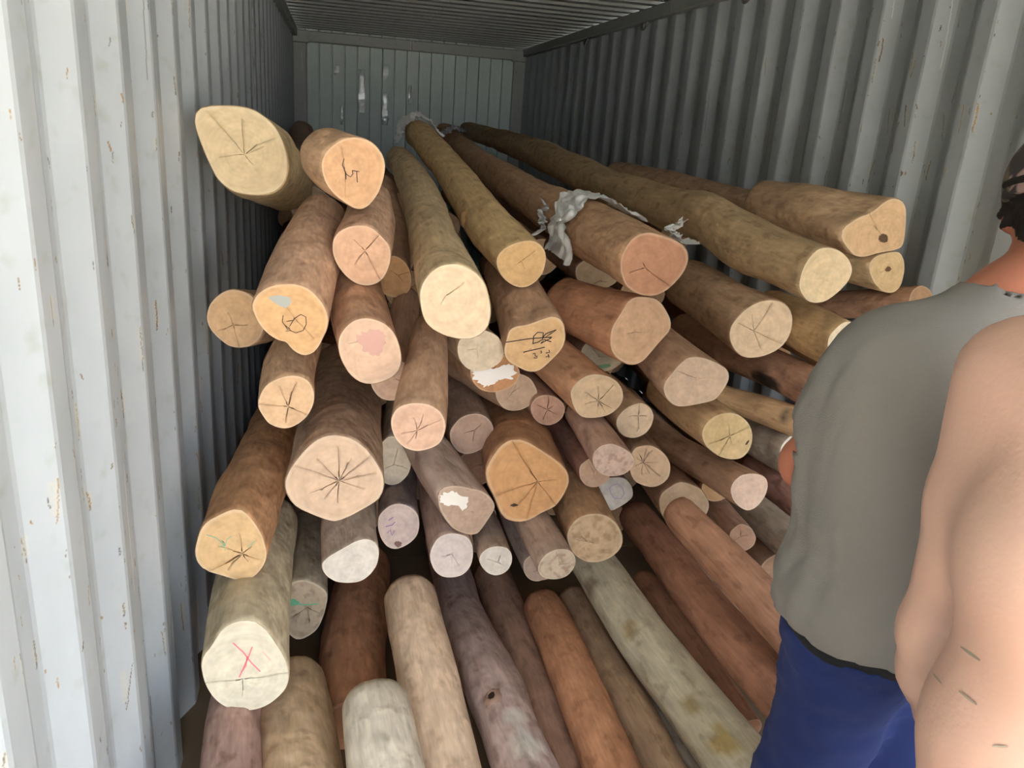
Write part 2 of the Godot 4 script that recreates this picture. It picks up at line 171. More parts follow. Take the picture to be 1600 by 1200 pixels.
	 "end": [0.0539, 0.0562, 0.0569, 0.0574, 0.0569, 0.0567, 0.0554, 0.0522, 0.0503, 0.049, 0.049, 0.0495, 0.0514, 0.0543, 0.0564, 0.0574, 0.0565, 0.0567, 0.0559, 0.055, 0.0541, 0.053, 0.0524, 0.0515, 0.0519, 0.0521, 0.052, 0.0528], "normal": [-0.0593, 0.0598, 0.9964], "pith": [0.0082, 0.0148],
	 "cracks": [1.5585, 0.0406, 0.002, -1.5656, 0.0482, 0.0017, -3.1303, 0.0262, 0.0023, 0.048, 0.0262, 0.0023]},
	{"label": "half-hidden log end with a green mark, under the smooth peach end",
	 "side": [192, 155, 125], "face": [214, 199, 172],
	 "axis": [0.806, 0.979, -2.215, 0.059, 0.793, 0.982, -2.346, 0.058, 0.776, 0.986, -2.517, 0.055, 0.758, 0.989, -2.756, 0.054, 0.739, 0.99, -3.055, 0.053, 0.723, 0.989, -3.355, 0.052, 0.717, 0.988, -3.475, 0.051],
	 "end": [0.0728, 0.0679, 0.0635, 0.0608, 0.0572, 0.0544, 0.0539, 0.055, 0.0576, 0.0588, 0.0598, 0.0629, 0.068, 0.0703, 0.0684, 0.0664, 0.0643, 0.0615, 0.0599, 0.0574, 0.0561, 0.0552, 0.0555, 0.057, 0.0592, 0.0637, 0.0691, 0.0717], "normal": [-0.0354, 0.0715, 0.9968], "pith": [-0.0106, -0.0057],
	 "cracks": [0.0415, 0.0319, 0.0019, 2.1906, 0.0301, 0.0015, 1.4509, 0.0193, 0.0021],
	 "marks": [{"name": "green_mark", "label": "green chalk mark", "colour": [130, 175, 130], "kind": "patch", "width": 0.0000, "strokes": [[-0.0172, -0.0342, 0.026, -0.0285, 0.0244, -0.0387, -0.0087, -0.0443]]}]},
	{"label": "half-hidden cream log end peeking out under the plastic-wrapped log",
	 "side": [192, 155, 128], "face": [205, 178, 146],
	 "axis": [0.838, 1.192, -2.435, 0.065, 0.827, 1.201, -2.644, 0.063, 0.818, 1.209, -2.871, 0.06],
	 "end": [0.0785, 0.0736, 0.068, 0.0641, 0.0591, 0.0556, 0.0544, 0.055, 0.0573, 0.0591, 0.0604, 0.064, 0.0699, 0.0753, 0.0741, 0.0718, 0.0689, 0.0651, 0.0623, 0.0587, 0.0566, 0.0553, 0.0555, 0.057, 0.0596, 0.0646, 0.0712, 0.0762], "normal": [-0.0683, 0.0267, 0.9973], "pith": [0.0108, -0.0267],
	 "cracks": [0.8452, 0.0099, 0.0022, -2.7795, 0.0225, 0.0014, 0.041, 0.0291, 0.0021]},
	{"label": "thick log with big bright orange cut end and long cracks",
	 "side": [193, 146, 110], "face": [209, 160, 113],
	 "axis": [0.502, 0.724, -1.876, 0.112, 0.537, 0.736, -2.21, 0.103, 0.556, 0.726, -2.601, 0.096],
	 "end": [0.1209, 0.1186, 0.1095, 0.1013, 0.0966, 0.0963, 0.1005, 0.1097, 0.1199, 0.1239, 0.1206, 0.1151, 0.1132, 0.1124, 0.1065, 0.1011, 0.0967, 0.0992, 0.1083, 0.1211, 0.1223, 0.1204, 0.1137, 0.1066, 0.1076, 0.1135, 0.1147, 0.1173], "normal": [-0.1509, 0.1145, 0.9819], "pith": [0.035, -0.0019],
	 "cracks": [2.1642, 0.1367, 0.0025, 0.1262, 0.0522, 0.002, -2.7644, 0.123, 0.002, -1.7767, 0.1132, 0.0025, -0.8997, 0.0849, 0.0021, -2.207, 0.0875, 0.0023],
	 "marks": [{"name": "dark_hole", "label": "small dark rot holes", "colour": [70, 48, 35], "kind": "patch", "width": 0.0000, "strokes": [[-0.0365, -0.073, -0.0239, -0.0656, -0.0149, -0.0699, -0.0234, -0.0748]]}]},
	{"label": "dull purplish-brown log with dark rounded end beside the big bright orange end",
	 "side": [175, 149, 131], "face": [176, 147, 130],
	 "axis": [0.379, 0.795, -2.041, 0.062, 0.403, 0.789, -2.371, 0.066, 0.425, 0.775, -2.764, 0.066, 0.439, 0.767, -3.004, 0.065, 0.456, 0.756, -3.303, 0.064, 0.473, 0.746, -3.602, 0.063, 0.48, 0.742, -3.722, 0.062],
	 "end": [0.0616, 0.0647, 0.0657, 0.0651, 0.0642, 0.0631, 0.0608, 0.0584, 0.0572, 0.0564, 0.0565, 0.0562, 0.0572, 0.0598, 0.0622, 0.0625, 0.0636, 0.0641, 0.0652, 0.0646, 0.0632, 0.0599, 0.0574, 0.0556, 0.056, 0.0566, 0.0576, 0.0595], "normal": [-0.1057, 0.1347, 0.9852], "pith": [0.0084, 0.0095],
	 "cracks": [-1.6741, 0.0306, 0.0019, 0.8355, 0.0225, 0.0026, -2.9581, 0.0297, 0.0021]},
	{"label": "brown log with salmon-coloured end and thin star crack",
	 "side": [192, 155, 125], "face": [204, 168, 144],
	 "axis": [0.179, 0.994, -1.602, 0.063, 0.216, 1.052, -1.817, 0.053, 0.25, 1.107, -2.035, 0.046],
	 "end": [0.0605, 0.0606, 0.0604, 0.0607, 0.0592, 0.0584, 0.0573, 0.0567, 0.0575, 0.059, 0.0615, 0.0625, 0.062, 0.0611, 0.0597, 0.0584, 0.0586, 0.059, 0.06, 0.0611, 0.0609, 0.0611, 0.06, 0.06, 0.0613, 0.0626, 0.0612, 0.0603], "normal": [-0.1518, -0.0591, 0.9866], "pith": [-0.0012, -0.01],
	 "cracks": [1.2949, 0.0403, 0.0019, 1.875, 0.0317, 0.0025, 0.5043, 0.0565, 0.0026, -1.7047, 0.0216, 0.0023, -2.8775, 0.0358, 0.0018, -2.1482, 0.043, 0.0025]},
	{"label": "log with a pink dye blot on its pale end",
	 "side": [203, 159, 127], "face": [217, 183, 156],
	 "axis": [0.082, 1.108, -1.791, 0.075, 0.065, 1.145, -2.008, 0.077, 0.054, 1.187, -2.259, 0.073],
	 "end": [0.0721, 0.0699, 0.0698, 0.0714, 0.0728, 0.0751, 0.0769, 0.0798, 0.0823, 0.0833, 0.082, 0.0802, 0.0786, 0.0753, 0.0716, 0.0695, 0.0688, 0.0699, 0.0734, 0.0772, 0.0813, 0.0833, 0.0834, 0.0834, 0.0852, 0.0854, 0.082, 0.0767], "normal": [0.0407, -0.0256, 0.9988], "pith": [-0.0087, 0.0293],
	 "cracks": [-2.8595, 0.0415, 0.0021, 0.3735, 0.0372, 0.0024],
	 "marks": [{"name": "pink_blot", "label": "pink dye blot", "colour": [226, 178, 165], "kind": "blot", "width": 0.0000, "strokes": [[-0.0235, 0.0447, -0.0017, 0.0524, 0.0277, 0.0448, 0.0318, 0.0215, 0.025, -0.0059, 0.0029, -0.0097, -0.0157, 0.006, -0.0306, 0.0293]]}]},
	{"label": "log partly hidden behind the end with the pink dye blot",
	 "side": [188, 151, 122], "face": [205, 173, 151],
	 "axis": [0.152, 0.97, -1.996, 0.056, 0.181, 1.033, -2.172, 0.049, 0.22, 1.105, -2.395, 0.041],
	 "end": [0.063, 0.0618, 0.0603, 0.0607, 0.0614, 0.0604, 0.0609, 0.0624, 0.0631, 0.0602, 0.059, 0.0594, 0.0611, 0.0603, 0.0595, 0.0596, 0.0612, 0.0622, 0.0642, 0.065, 0.0643, 0.0626, 0.0614, 0.0599, 0.0599, 0.0609, 0.0619, 0.0618], "normal": [-0.1321, -0.1322, 0.9824], "pith": [0.0054, 0.0038],
	 "cracks": [1.8763, 0.0309, 0.0011, 5.9402, 0.034, 0.0024]},
	{"label": "thick log with lobed tan end bearing a blue patch and an inked loop",
	 "side": [208, 168, 137], "face": [217, 175, 128],
	 "axis": [-0.094, 1.177, -1.838, 0.087, -0.067, 1.263, -2.111, 0.088, -0.03, 1.335, -2.405, 0.077],
	 "end": [0.0818, 0.0796, 0.0781, 0.0772, 0.0783, 0.0799, 0.0806, 0.0802, 0.0811, 0.0841, 0.0878, 0.0909, 0.0926, 0.092, 0.0844, 0.0789, 0.0754, 0.0728, 0.071, 0.0696, 0.0686, 0.0866, 0.1021, 0.1034, 0.0961, 0.0879, 0.0851, 0.0832], "normal": [-0.049, -0.1323, 0.99], "pith": [0.0086, -0.0085],
	 "cracks": [2.1564, 0.037, 0.0021, -0.8835, 0.061, 0.0025, -2.9749, 0.0292, 0.0024],
	 "marks": [{"name": "ink_loop", "label": "thin black inked loop", "colour": [50, 42, 40], "kind": "stroke", "width": 0.0018, "strokes": [[-0.0063, -0.0249, 0.0051, -0.0047, 0.0197, 0.0057, 0.031, 0.0001, 0.0317, -0.0178, 0.0241, -0.034, 0.0077, -0.0406, -0.0048, -0.0349, -0.0081, -0.0269], [-0.0169, -0.0212, -0.0065, -0.0309, -0.0157, -0.0372, -0.003, -0.0348], [-0.0197, 0.0025, -0.022, -0.0134, -0.0101, -0.033]]},
	  {"name": "blue_patch", "label": "blue chalk patch", "colour": [170, 172, 162], "kind": "patch", "width": 0.0000, "strokes": [[-0.0481, 0.0443, -0.0285, 0.0508, -0.0006, 0.0422, -0.0137, 0.0223, -0.0294, 0.0276]]}]},
	{"label": "stubby log end against the white wall, beside the lobed tan end",
	 "side": [223, 188, 152], "face": [215, 178, 137],
	 "axis": [-0.262, 1.074, -2.219, 0.081, -0.219, 1.031, -2.418, 0.081, -0.177, 0.997, -2.618, 0.077, -0.131, 0.967, -2.852, 0.076, -0.077, 0.938, -3.146, 0.075, -0.025, 0.915, -3.44, 0.073, -0.004, 0.906, -3.558, 0.073],
	 "end": [0.0755, 0.0735, 0.0723, 0.0735, 0.0757, 0.0787, 0.0795, 0.081, 0.082, 0.0803, 0.0795, 0.0787, 0.079, 0.0785, 0.0789, 0.0773, 0.0754, 0.0732, 0.073, 0.0748, 0.0784, 0.0803, 0.0815, 0.0832, 0.0839, 0.0829, 0.0806, 0.0788], "normal": [-0.1035, 0.2224, 0.9694], "pith": [-0.0069, -0.0178],
	 "cracks": [0.0414, 0.0405, 0.0026, -1.3244, 0.0639, 0.0021, -2.7572, 0.0456, 0.0022, 1.9867, 0.0376, 0.0025]},
	{"label": "log with cream end split across by a wide crack, below the lobed tan end",
	 "side": [216, 176, 138], "face": [219, 183, 145],
	 "axis": [-0.113, 0.952, -1.885, 0.07, -0.114, 0.981, -2.036, 0.07, -0.092, 1.012, -2.237, 0.064],
	 "end": [0.0658, 0.0684, 0.0711, 0.0745, 0.0752, 0.0732, 0.0701, 0.0668, 0.0641, 0.0631, 0.0631, 0.064, 0.0638, 0.0651, 0.0676, 0.0693, 0.0685, 0.0696, 0.0729, 0.0733, 0.0735, 0.0727, 0.0695, 0.0664, 0.0643, 0.0636, 0.0629, 0.064], "normal": [0.02, -0.0194, 0.9996], "pith": [0.0034, -0.014],
	 "cracks": [3.0399, 0.0728, 0.0029, -0.4916, 0.0557, 0.0033, 1.8841, 0.0572, 0.003, -1.7176, 0.0449, 0.0039, 1.2272, 0.0706, 0.0041]},
	{"label": "thickest log of the stack, pale end covered in radial checks",
	 "side": [197, 166, 139], "face": [210, 181, 154],
	 "axis": [0.001, 0.787, -1.786, 0.123, 0.025, 0.757, -2.291, 0.119, 0.038, 0.71, -2.888, 0.118],
	 "end": [0.1193, 0.1131, 0.108, 0.1063, 0.1068, 0.1083, 0.1098, 0.1102, 0.1099, 0.1067, 0.1029, 0.1017, 0.1035, 0.1091, 0.1169, 0.1198, 0.1178, 0.1137, 0.1068, 0.104, 0.1054, 0.1089, 0.1052, 0.1031, 0.1043, 0.1108, 0.1207, 0.1223], "normal": [-0.0334, 0.1791, 0.9833], "pith": [0.0116, -0.0051],
	 "cracks": [-2.7835, 0.0766, 0.0029, 0.3007, 0.0518, 0.0029, 1.6205, 0.0856, 0.0026, -1.6669, 0.0564, 0.0028, -0.3003, 0.0642, 0.0025, 0.2024, 0.0937, 0.0032, 0.6936, 0.0987, 0.0034, 2.3085, 0.0733, 0.0032, -2.2639, 0.0591, 0.003, 2.7868, 0.1122, 0.0032, 1.0587, 0.0614, 0.003]},
	{"label": "orange-brown log with knobbly green-scribbled end beside the white wall",
	 "side": [208, 159, 117], "face": [213, 178, 132],
	 "axis": [-0.239, 0.635, -1.751, 0.087, -0.217, 0.638, -2.047, 0.091, -0.187, 0.628, -2.435, 0.088, -0.172, 0.618, -2.674, 0.087, -0.155, 0.601, -2.974, 0.085, -0.14, 0.582, -3.273, 0.083, -0.134, 0.574, -3.392, 0.083],
	 "end": [0.0784, 0.076, 0.0752, 0.0769, 0.0811, 0.0881, 0.0953, 0.0917, 0.086, 0.0835, 0.0839, 0.0831, 0.0815, 0.0802, 0.0821, 0.0852, 0.0865, 0.0854, 0.0811, 0.0777, 0.0783, 0.0832, 0.0916, 0.0951, 0.0938, 0.0911, 0.0882, 0.0835], "normal": [-0.0134, 0.1566, 0.9876], "pith": [0.0249, -0.02],
	 "cracks": [-2.6502, 0.09, 0.0039, 0.7112, 0.0293, 0.0035, -2.2835, 0.0511, 0.0038, 1.7134, 0.0569, 0.0031, -1.03, 0.0241, 0.0028, -0.4374, 0.0421, 0.0036, 2.7379, 0.0566, 0.003],
	 "marks": [{"name": "green_scribble", "label": "green crayon scribble", "colour": [140, 175, 140], "kind": "stroke", "width": 0.0023, "strokes": [[-0.0551, 0.0311, -0.0339, 0.0224, -0.0128, 0.0017, -0.0088, 0.0174, 0.0021, 0.025], [-0.0272, -0.0017, -0.0127, 0.0064, -0.0197, 0.0139, -0.013, -0.0103]]},
	  {"name": "green_tick", "label": "green crayon tick", "colour": [140, 175, 140], "kind": "stroke", "width": 0.0023, "strokes": [[0.0379, -0.0045, 0.0546, 0.0109]]}]},
	{"label": "pale log with a red cross mark and a crack across its cream end",
	 "side": [210, 194, 161], "face": [213, 204, 180],
	 "axis": [-0.194, 0.445, -1.547, 0.098, -0.201, 0.457, -1.73, 0.097, -0.204, 0.457, -1.933, 0.094, -0.194, 0.447, -2.239, 0.089],
	 "end": [0.0908, 0.0861, 0.0841, 0.0854, 0.0911, 0.1013, 0.1111, 0.1145, 0.1133, 0.1066, 0.0968, 0.092, 0.0946, 0.094, 0.0908, 0.0899, 0.0906, 0.0933, 0.0971, 0.1012, 0.1043, 0.1064, 0.1092, 0.1099, 0.1091, 0.1088, 0.1042, 0.0968], "normal": [0.0599, 0.1573, 0.9857], "pith": [-0.006, -0.0285],
	 "cracks": [3.1125, 0.0834, 0.0032, 0.0348, 0.0998, 0.0034, -1.626, 0.0385, 0.0028],
	 "marks": [{"name": "red_cross", "label": "red crayon cross", "colour": [232, 120, 130], "kind": "stroke", "width": 0.0029, "strokes": [[-0.0235, 0.0617, -0.0025, 0.0363, 0.0136, 0.0094, 0.0318, -0.0141], [0.0164, 0.0474, 0.0072, 0.0218, -0.0036, -0.0018, -0.0126, -0.0218], [0.0056, 0.0258, 0.0016, 0.0033, -0.0054, -0.0073]]},
	  {"name": "red_tick", "label": "faint red crayon line", "colour": [236, 160, 160], "kind": "stroke", "width": 0.0017, "strokes": [[0.0381, 0.0333, 0.0546, 0.01]]}],
	 "stains": [{"at": [-0.218, 0.514, -1.701], "r": 0.053, "colour": [185, 155, 95]}, {"at": [-0.194, 0.508, -1.747], "r": 0.034, "colour": [150, 125, 75]}]},
	{"label": "grey log with green paint on its rough end",
	 "side": [190, 177, 153], "face": [167, 149, 126],
	 "axis": [-0.08, 0.36, -1.885, 0.065, -0.08, 0.343, -2.179, 0.064, -0.08, 0.314, -2.525, 0.061, -0.08, 0.294, -2.765, 0.06, -0.08, 0.269, -3.064, 0.059, -0.08, 0.244, -3.362, 0.058, -0.08, 0.234, -3.482, 0.057],
	 "end": [0.0588, 0.063, 0.0701, 0.0737, 0.0736, 0.0747, 0.0767, 0.0801, 0.0812, 0.0797, 0.0723, 0.0649, 0.0586, 0.0556, 0.0547, 0.0557, 0.0587, 0.0649, 0.0737, 0.0825, 0.089, 0.0852, 0.0784, 0.0727, 0.0659, 0.0604, 0.0578, 0.0572], "normal": [0.0123, 0.2255, 0.9742], "pith": [0.0096, 0.002],
	 "cracks": [5.7464, 0.0354, 0.0023, 3.6868, 0.0553, 0.0012, 4.7529, 0.0412, 0.0018, 4.7616, 0.0496, 0.0022],
	 "specks": [118, 104, 88],
	 "marks": [{"name": "green_paint", "label": "green paint smear", "colour": [90, 150, 115], "kind": "patch", "width": 0.0000, "strokes": [[-0.0409, 0.0191, -0.0325, 0.0296, -0.0222, 0.0266, -0.012, 0.0171, -0.0182, 0.0109, -0.0327, 0.011]]},
	  {"name": "green_stroke", "label": "green paint stroke", "colour": [100, 155, 120], "kind": "stroke", "width": 0.0034, "strokes": [[-0.0161, 0.0129, 0.0088, 0.0098, 0.038, 0.0103]]}]},
	{"label": "grey log with slanted smooth white end, under the thickest log",
	 "side": [193, 175, 156], "face": [209, 200, 187],
	 "axis": [0.045, 0.55, -1.792, 0.071, 0.041, 0.556, -1.996, 0.075, 0.058, 0.548, -2.279, 0.072, 0.069, 0.538, -2.519, 0.071, 0.077, 0.522, -2.818, 0.069, 0.082, 0.504, -3.118, 0.068, 0.085, 0.497, -3.238, 0.067],
	 "end": [0.0651, 0.069, 0.0739, 0.0766, 0.0747, 0.0684, 0.0598, 0.053, 0.0482, 0.0463, 0.0468, 0.0499, 0.056, 0.0664, 0.0765, 0.0766, 0.0738, 0.0694, 0.0653, 0.0603, 0.0574, 0.0561, 0.0566, 0.0571, 0.0572, 0.0581, 0.0594, 0.0624], "normal": [0.0037, 0.1499, 0.9887], "pith": [0.0115, -0.0029],
	 "cracks": [3.0851, 0.008, 0.0007]},
	{"label": "purplish-grey log with a violet scribble on its end",
	 "side": [168, 151, 146], "face": [196, 177, 168],
	 "axis": [0.173, 0.559, -1.955, 0.057, 0.192, 0.534, -2.208, 0.059, 0.244, 0.486, -2.64, 0.058, 0.272, 0.459, -2.876, 0.057, 0.308, 0.426, -3.172, 0.056, 0.344, 0.393, -3.468, 0.055, 0.358, 0.38, -3.587, 0.054],
	 "end": [0.0583, 0.0591, 0.0612, 0.0625, 0.0627, 0.0629, 0.0632, 0.0633, 0.0635, 0.0629, 0.0612, 0.0611, 0.0604, 0.0581, 0.0565, 0.0563, 0.0569, 0.0593, 0.0625, 0.0664, 0.0678, 0.0664, 0.0629, 0.0607, 0.0595, 0.0593, 0.0593, 0.0581], "normal": [-0.0765, 0.2243, 0.9715], "pith": [0.0001, 0.0026],
	 "cracks": [3.1388, 0.0087, 0.0007],
	 "marks": [{"name": "violet_scribble", "label": "violet pen scribble", "colour": [130, 105, 150], "kind": "stroke", "width": 0.0027, "strokes": [[-0.03, -0.0199, -0.0215, -0.0109, -0.0167, -0.0268, -0.0105, -0.0132], [-0.0264, 0.0161, -0.0136, 0.0251], [-0.0347, -0.0019, -0.0174, 0.0026, -0.0089, 0.0116]]},
	  {"name": "brown_spot", "label": "brown rot spot", "colour": [120, 90, 80], "kind": "patch", "width": 0.0000, "strokes": [[-0.0096, -0.0495, -0.001, -0.0427, 0.0092, -0.0473, 0.0081, -0.0564, -0.0028, -0.0599]]}]},
	{"label": "pale greyish log end squeezed between the thickest log and the salmon-coloured end",
	 "side": [190, 172, 151], "face": [199, 185, 163],
	 "axis": [0.168, 0.679, -2.126, 0.058, 0.198, 0.692, -2.342, 0.055, 0.236, 0.706, -2.607, 0.054, 0.267, 0.724, -2.845, 0.053, 0.303, 0.753, -3.141, 0.052, 0.339, 0.785, -3.437, 0.051, 0.353, 0.798, -3.556, 0.05],
	 "end": [0.0535, 0.0532, 0.0536, 0.0562, 0.0614, 0.0671, 0.0715, 0.0767, 0.0759, 0.0682, 0.0628, 0.0595, 0.0555, 0.052, 0.0506, 0.0509, 0.0532, 0.0571, 0.0624, 0.0703, 0.0756, 0.0766, 0.0736, 0.0681, 0.0639, 0.0601, 0.0562, 0.054], "normal": [-0.1213, 0.092, 0.9883], "pith": [0.0024, -0.0114],
	 "cracks": [3.6802, 0.0324, 0.002, 5.9996, 0.0436, 0.002, 1.3034, 0.0488, 0.0016]},
	{"label": "dusty brown log with a white paint smear on its end",
	 "side": [180, 156, 140], "face": [191, 164, 144],
	 "axis": [0.336, 0.667, -1.838, 0.077, 0.291, 0.714, -1.946, 0.068, 0.247, 0.763, -2.055, 0.056, 0.226, 0.787, -2.107, 0.056],
	 "end": [0.0855, 0.0766, 0.0707, 0.0663, 0.0638, 0.0619, 0.0616, 0.0652, 0.0737, 0.0857, 0.0999, 0.104, 0.0897, 0.0781, 0.0689, 0.063, 0.0602, 0.0599, 0.0621, 0.0667, 0.0721, 0.0797, 0.0911, 0.0996, 0.0928, 0.0874, 0.086, 0.0878], "normal": [0.2132, -0.1207, 0.9695], "pith": [0.026, -0.0159],
	 "cracks": [2.9792, 0.0094, 0.0008],
	 "marks": [{"name": "white_paint", "label": "white paint smear", "colour": [238, 232, 220], "kind": "patch", "width": 0.0000, "strokes": [[-0.0751, 0.04, -0.0656, 0.0556, -0.0396, 0.058, -0.0158, 0.0407, 0.0074, 0.0322, 0.0026, 0.0131, -0.0068, -0.0055, -0.0197, 0.0116, -0.0402, 0.0173, -0.0579, 0.0177]]}]},
	{"label": "log with round chalky white end below the white paint smear",
	 "side": [181, 152, 137], "face": [211, 197, 189],
	 "axis": [0.307, 0.528, -1.838, 0.06, 0.305, 0.55, -2.044, 0.058, 0.304, 0.57, -2.288, 0.053],
	 "end": [0.0584, 0.0592, 0.0618, 0.0639, 0.0658, 0.065, 0.0644, 0.0646, 0.0653, 0.0651, 0.0646, 0.0618, 0.0602, 0.0597, 0.0597, 0.0595, 0.0596, 0.0619, 0.0642, 0.0662, 0.0665, 0.0662, 0.0662, 0.0668, 0.0656, 0.0633, 0.061, 0.0588], "normal": [-0.0414, 0.0945, 0.9947], "pith": [0, 0.0043],
	 "cracks": [4.7179, 0.0301, 0.001, 3.5477, 0.0259, 0.0023, 5.2814, 0.043, 0.0013, 3.4026, 0.0298, 0.0024]},
	{"label": "slim log with small chalky end beside the round chalky white end",
	 "side": [188, 165, 147], "face": [209, 200, 187],
	 "axis": [0.419, 0.533, -1.794, 0.045, 0.425, 0.524, -1.966, 0.044, 0.431, 0.509, -2.198, 0.044],
	 "end": [0.0437, 0.0441, 0.0448, 0.0444, 0.0439, 0.0415, 0.0398, 0.0392, 0.0391, 0.0402, 0.0415, 0.0427, 0.0451, 0.046, 0.0457, 0.0437, 0.0421, 0.041, 0.0411, 0.0411, 0.0416, 0.0423, 0.0421, 0.0424, 0.0424, 0.0429, 0.0427, 0.0431], "normal": [-0.0886, 0.203, 0.9751], "pith": [0.0054, -0.0059],
	 "cracks": [1.2708, 0.0218, 0.0023, 5.8223, 0.0168, 0.002, 2.8001, 0.0314, 0.0014]},
	{"label": "log with concentric-ring end below the big bright orange end",
	 "side": [185, 159, 142], "face": [195, 176, 155],
	 "axis": [0.557, 0.571, -1.697, 0.049, 0.549, 0.576, -1.837, 0.051, 0.541, 0.574, -2.04, 0.049],
	 "end": [0.0488, 0.0506, 0.0509, 0.051, 0.0485, 0.0458, 0.043, 0.0416, 0.041, 0.0405, 0.0412, 0.0424, 0.0436, 0.0463, 0.0491, 0.0521, 0.052, 0.0509, 0.0475, 0.0446, 0.0423, 0.0413, 0.0412, 0.0415, 0.0431, 0.0441, 0.045, 0.047], "normal": [-0.0496, 0.1503, 0.9874], "pith": [0.0078, 0.0004],
	 "cracks": [1.8738, 0.0342, 0.0013, 0.0594, 0.0253, 0.0011],
	 "specks": [140, 112, 92]},
	{"label": "small grey log end mostly hidden behind the concentric-ring end",
	 "side": [182, 164, 154], "face": [167, 146, 132],
	 "axis": [0.547, 0.479, -1.835, 0.041, 0.542, 0.482, -2.014, 0.042, 0.546, 0.483, -2.218, 0.041, 0.551, 0.484, -2.458, 0.04, 0.557, 0.486, -2.758, 0.04, 0.563, 0.488, -3.058, 0.039, 0.566, 0.489, -3.178, 0.038],
	 "end": [0.0424, 0.0404, 0.0391, 0.0392, 0.0395, 0.0392, 0.0401, 0.0418, 0.0436, 0.0425, 0.0419, 0.0424, 0.0431, 0.0413, 0.04, 0.0394, 0.0395, 0.0396, 0.0407, 0.0414, 0.0417, 0.0416, 0.0417, 0.0415, 0.042, 0.0429, 0.0433, 0.0427], "normal": [-0.0613, 0.1611, 0.985], "pith": [0.0061, -0.0055],
	 "cracks": [3.4787, 0.0222, 0.0021, 0.9067, 0.0239, 0.0025, 0.4693, 0.0138, 0.0016, 5.5754, 0.0211, 0.0021]},
	{"label": "brown log with mould-speckled round end resting above the long grey-green log",
	 "side": [195, 156, 120], "face": [203, 175, 143],
	 "axis": [0.679, 0.601, -1.769, 0.073, 0.696, 0.599, -1.99, 0.077, 0.72, 0.588, -2.288, 0.074],
	 "end": [0.0767, 0.0745, 0.0718, 0.0707, 0.0695, 0.0696, 0.0689, 0.0689, 0.0692, 0.0712, 0.0728, 0.0745, 0.0749, 0.0762, 0.0759, 0.0736, 0.0726, 0.0713, 0.0709, 0.0704, 0.0705, 0.0697, 0.0701, 0.0702, 0.072, 0.0743, 0.0771, 0.0783], "normal": [-0.1577, 0.1622, 0.9741], "pith": [-0.0181, -0.0107],
	 "cracks": [3.0421, 0.0327, 0.0019, -0.1957, 0.0291, 0.002, 2.5148, 0.0253, 0.0018],
	 "specks": [150, 118, 86]},
	{"label": "long pale grey-green log slanting down from under the mould-speckled end",
	 "side": [211, 199, 171], "face": [201, 183, 151],
	 "axis": [1.011, 0.143, -1.297, 0.083, 0.966, 0.184, -1.401, 0.083, 0.878, 0.264, -1.605, 0.078, 0.826, 0.313, -1.773, 0.076, 0.779, 0.367, -2, 0.069, 0.768, 0.381, -2.057, 0.068],
	 "end": [0.0832, 0.084, 0.0843, 0.0848, 0.0849, 0.0832, 0.0819, 0.0823, 0.0823, 0.0827, 0.0858, 0.0873, 0.0853, 0.0839, 0.0846, 0.0846, 0.0848, 0.086, 0.0852, 0.0848, 0.0858, 0.0867, 0.0878, 0.0852, 0.08, 0.0787, 0.0837, 0.0874], "normal": [0.3714, -0.3405, 0.8638], "pith": [-0.0042, -0.0024],
	 "cracks": [3.3146, 0.056, 0.0024, 5.9561, 0.036, 0.0024, 2.958, 0.0341, 0.0016],
	 "stains": [{"at": [0.738, 0.366, -1.901], "r": 0.038, "colour": [150, 135, 110]}, {"at": [0.872, 0.278, -1.475], "r": 0.032, "colour": [170, 150, 110]}, {"at": [0.918, 0.249, -1.381], "r": 0.046, "colour": [185, 160, 105]}, {"at": [0.789, 0.344, -1.709], "r": 0.028, "colour": [178, 155, 115]}]},
	{"label": "red-brown log sunk beside the long pale grey-green log",
	 "side": [193, 141, 112], "face": [176, 130, 103],
	 "axis": [1.061, 0.153, -1.505, 0.047, 1.037, 0.191, -1.7, 0.047, 1.011, 0.231, -1.907, 0.047, 0.983, 0.246, -2.1, 0.044],
	 "end": [0.0487, 0.0483, 0.0482, 0.0487, 0.0489, 0.0491, 0.0476, 0.0469, 0.0486, 0.0494, 0.0482, 0.0471, 0.0472, 0.0467, 0.0469, 0.0477, 0.0475, 0.0472, 0.0464, 0.046, 0.0469, 0.047, 0.0454, 0.0445, 0.0451, 0.0463, 0.0485, 0.0496], "normal": [0.1203, -0.19, 0.9744], "pith": [0.0052, -0.0065],
	 "cracks": [5.8744, 0.0317, 0.0015, 3.8591, 0.0313, 0.0025, 5.3678, 0.0377, 0.0024]},
	{"label": "long reddish-brown log slanting down toward the blue trousers",
	 "side": [194, 141, 114], "face": [180, 135, 106],
	 "axis": [1.133, 0.29, -1.306, 0.066, 1.1, 0.313, -1.45, 0.066, 1.058, 0.343, -1.637, 0.068, 1.031, 0.366, -1.853, 0.064, 1.018, 0.379, -2.053, 0.063, 1.009, 0.386, -2.287, 0.06],
	 "end": [0.0669, 0.0681, 0.0669, 0.0646, 0.0663, 0.0698, 0.069, 0.066, 0.0644, 0.0642, 0.064, 0.0639, 0.0644, 0.0657, 0.0671, 0.0668, 0.0674, 0.0691, 0.0675, 0.0643, 0.064, 0.0661, 0.0665, 0.0653, 0.0655, 0.066, 0.0642, 0.0618], "normal": [0.2184, -0.1535, 0.9637], "pith": [-0.0015, 0.0123],
	 "cracks": [1.1631, 0.0514, 0.0022, 5.7945, 0.0404, 0.0015, 4.3905, 0.035, 0.0021, 5.9896, 0.0216, 0.0012]},
	{"label": "thick rosy-brown log slanting down to the hem of the grey shirt",
	 "side": [200, 150, 122], "face": [190, 145, 117],
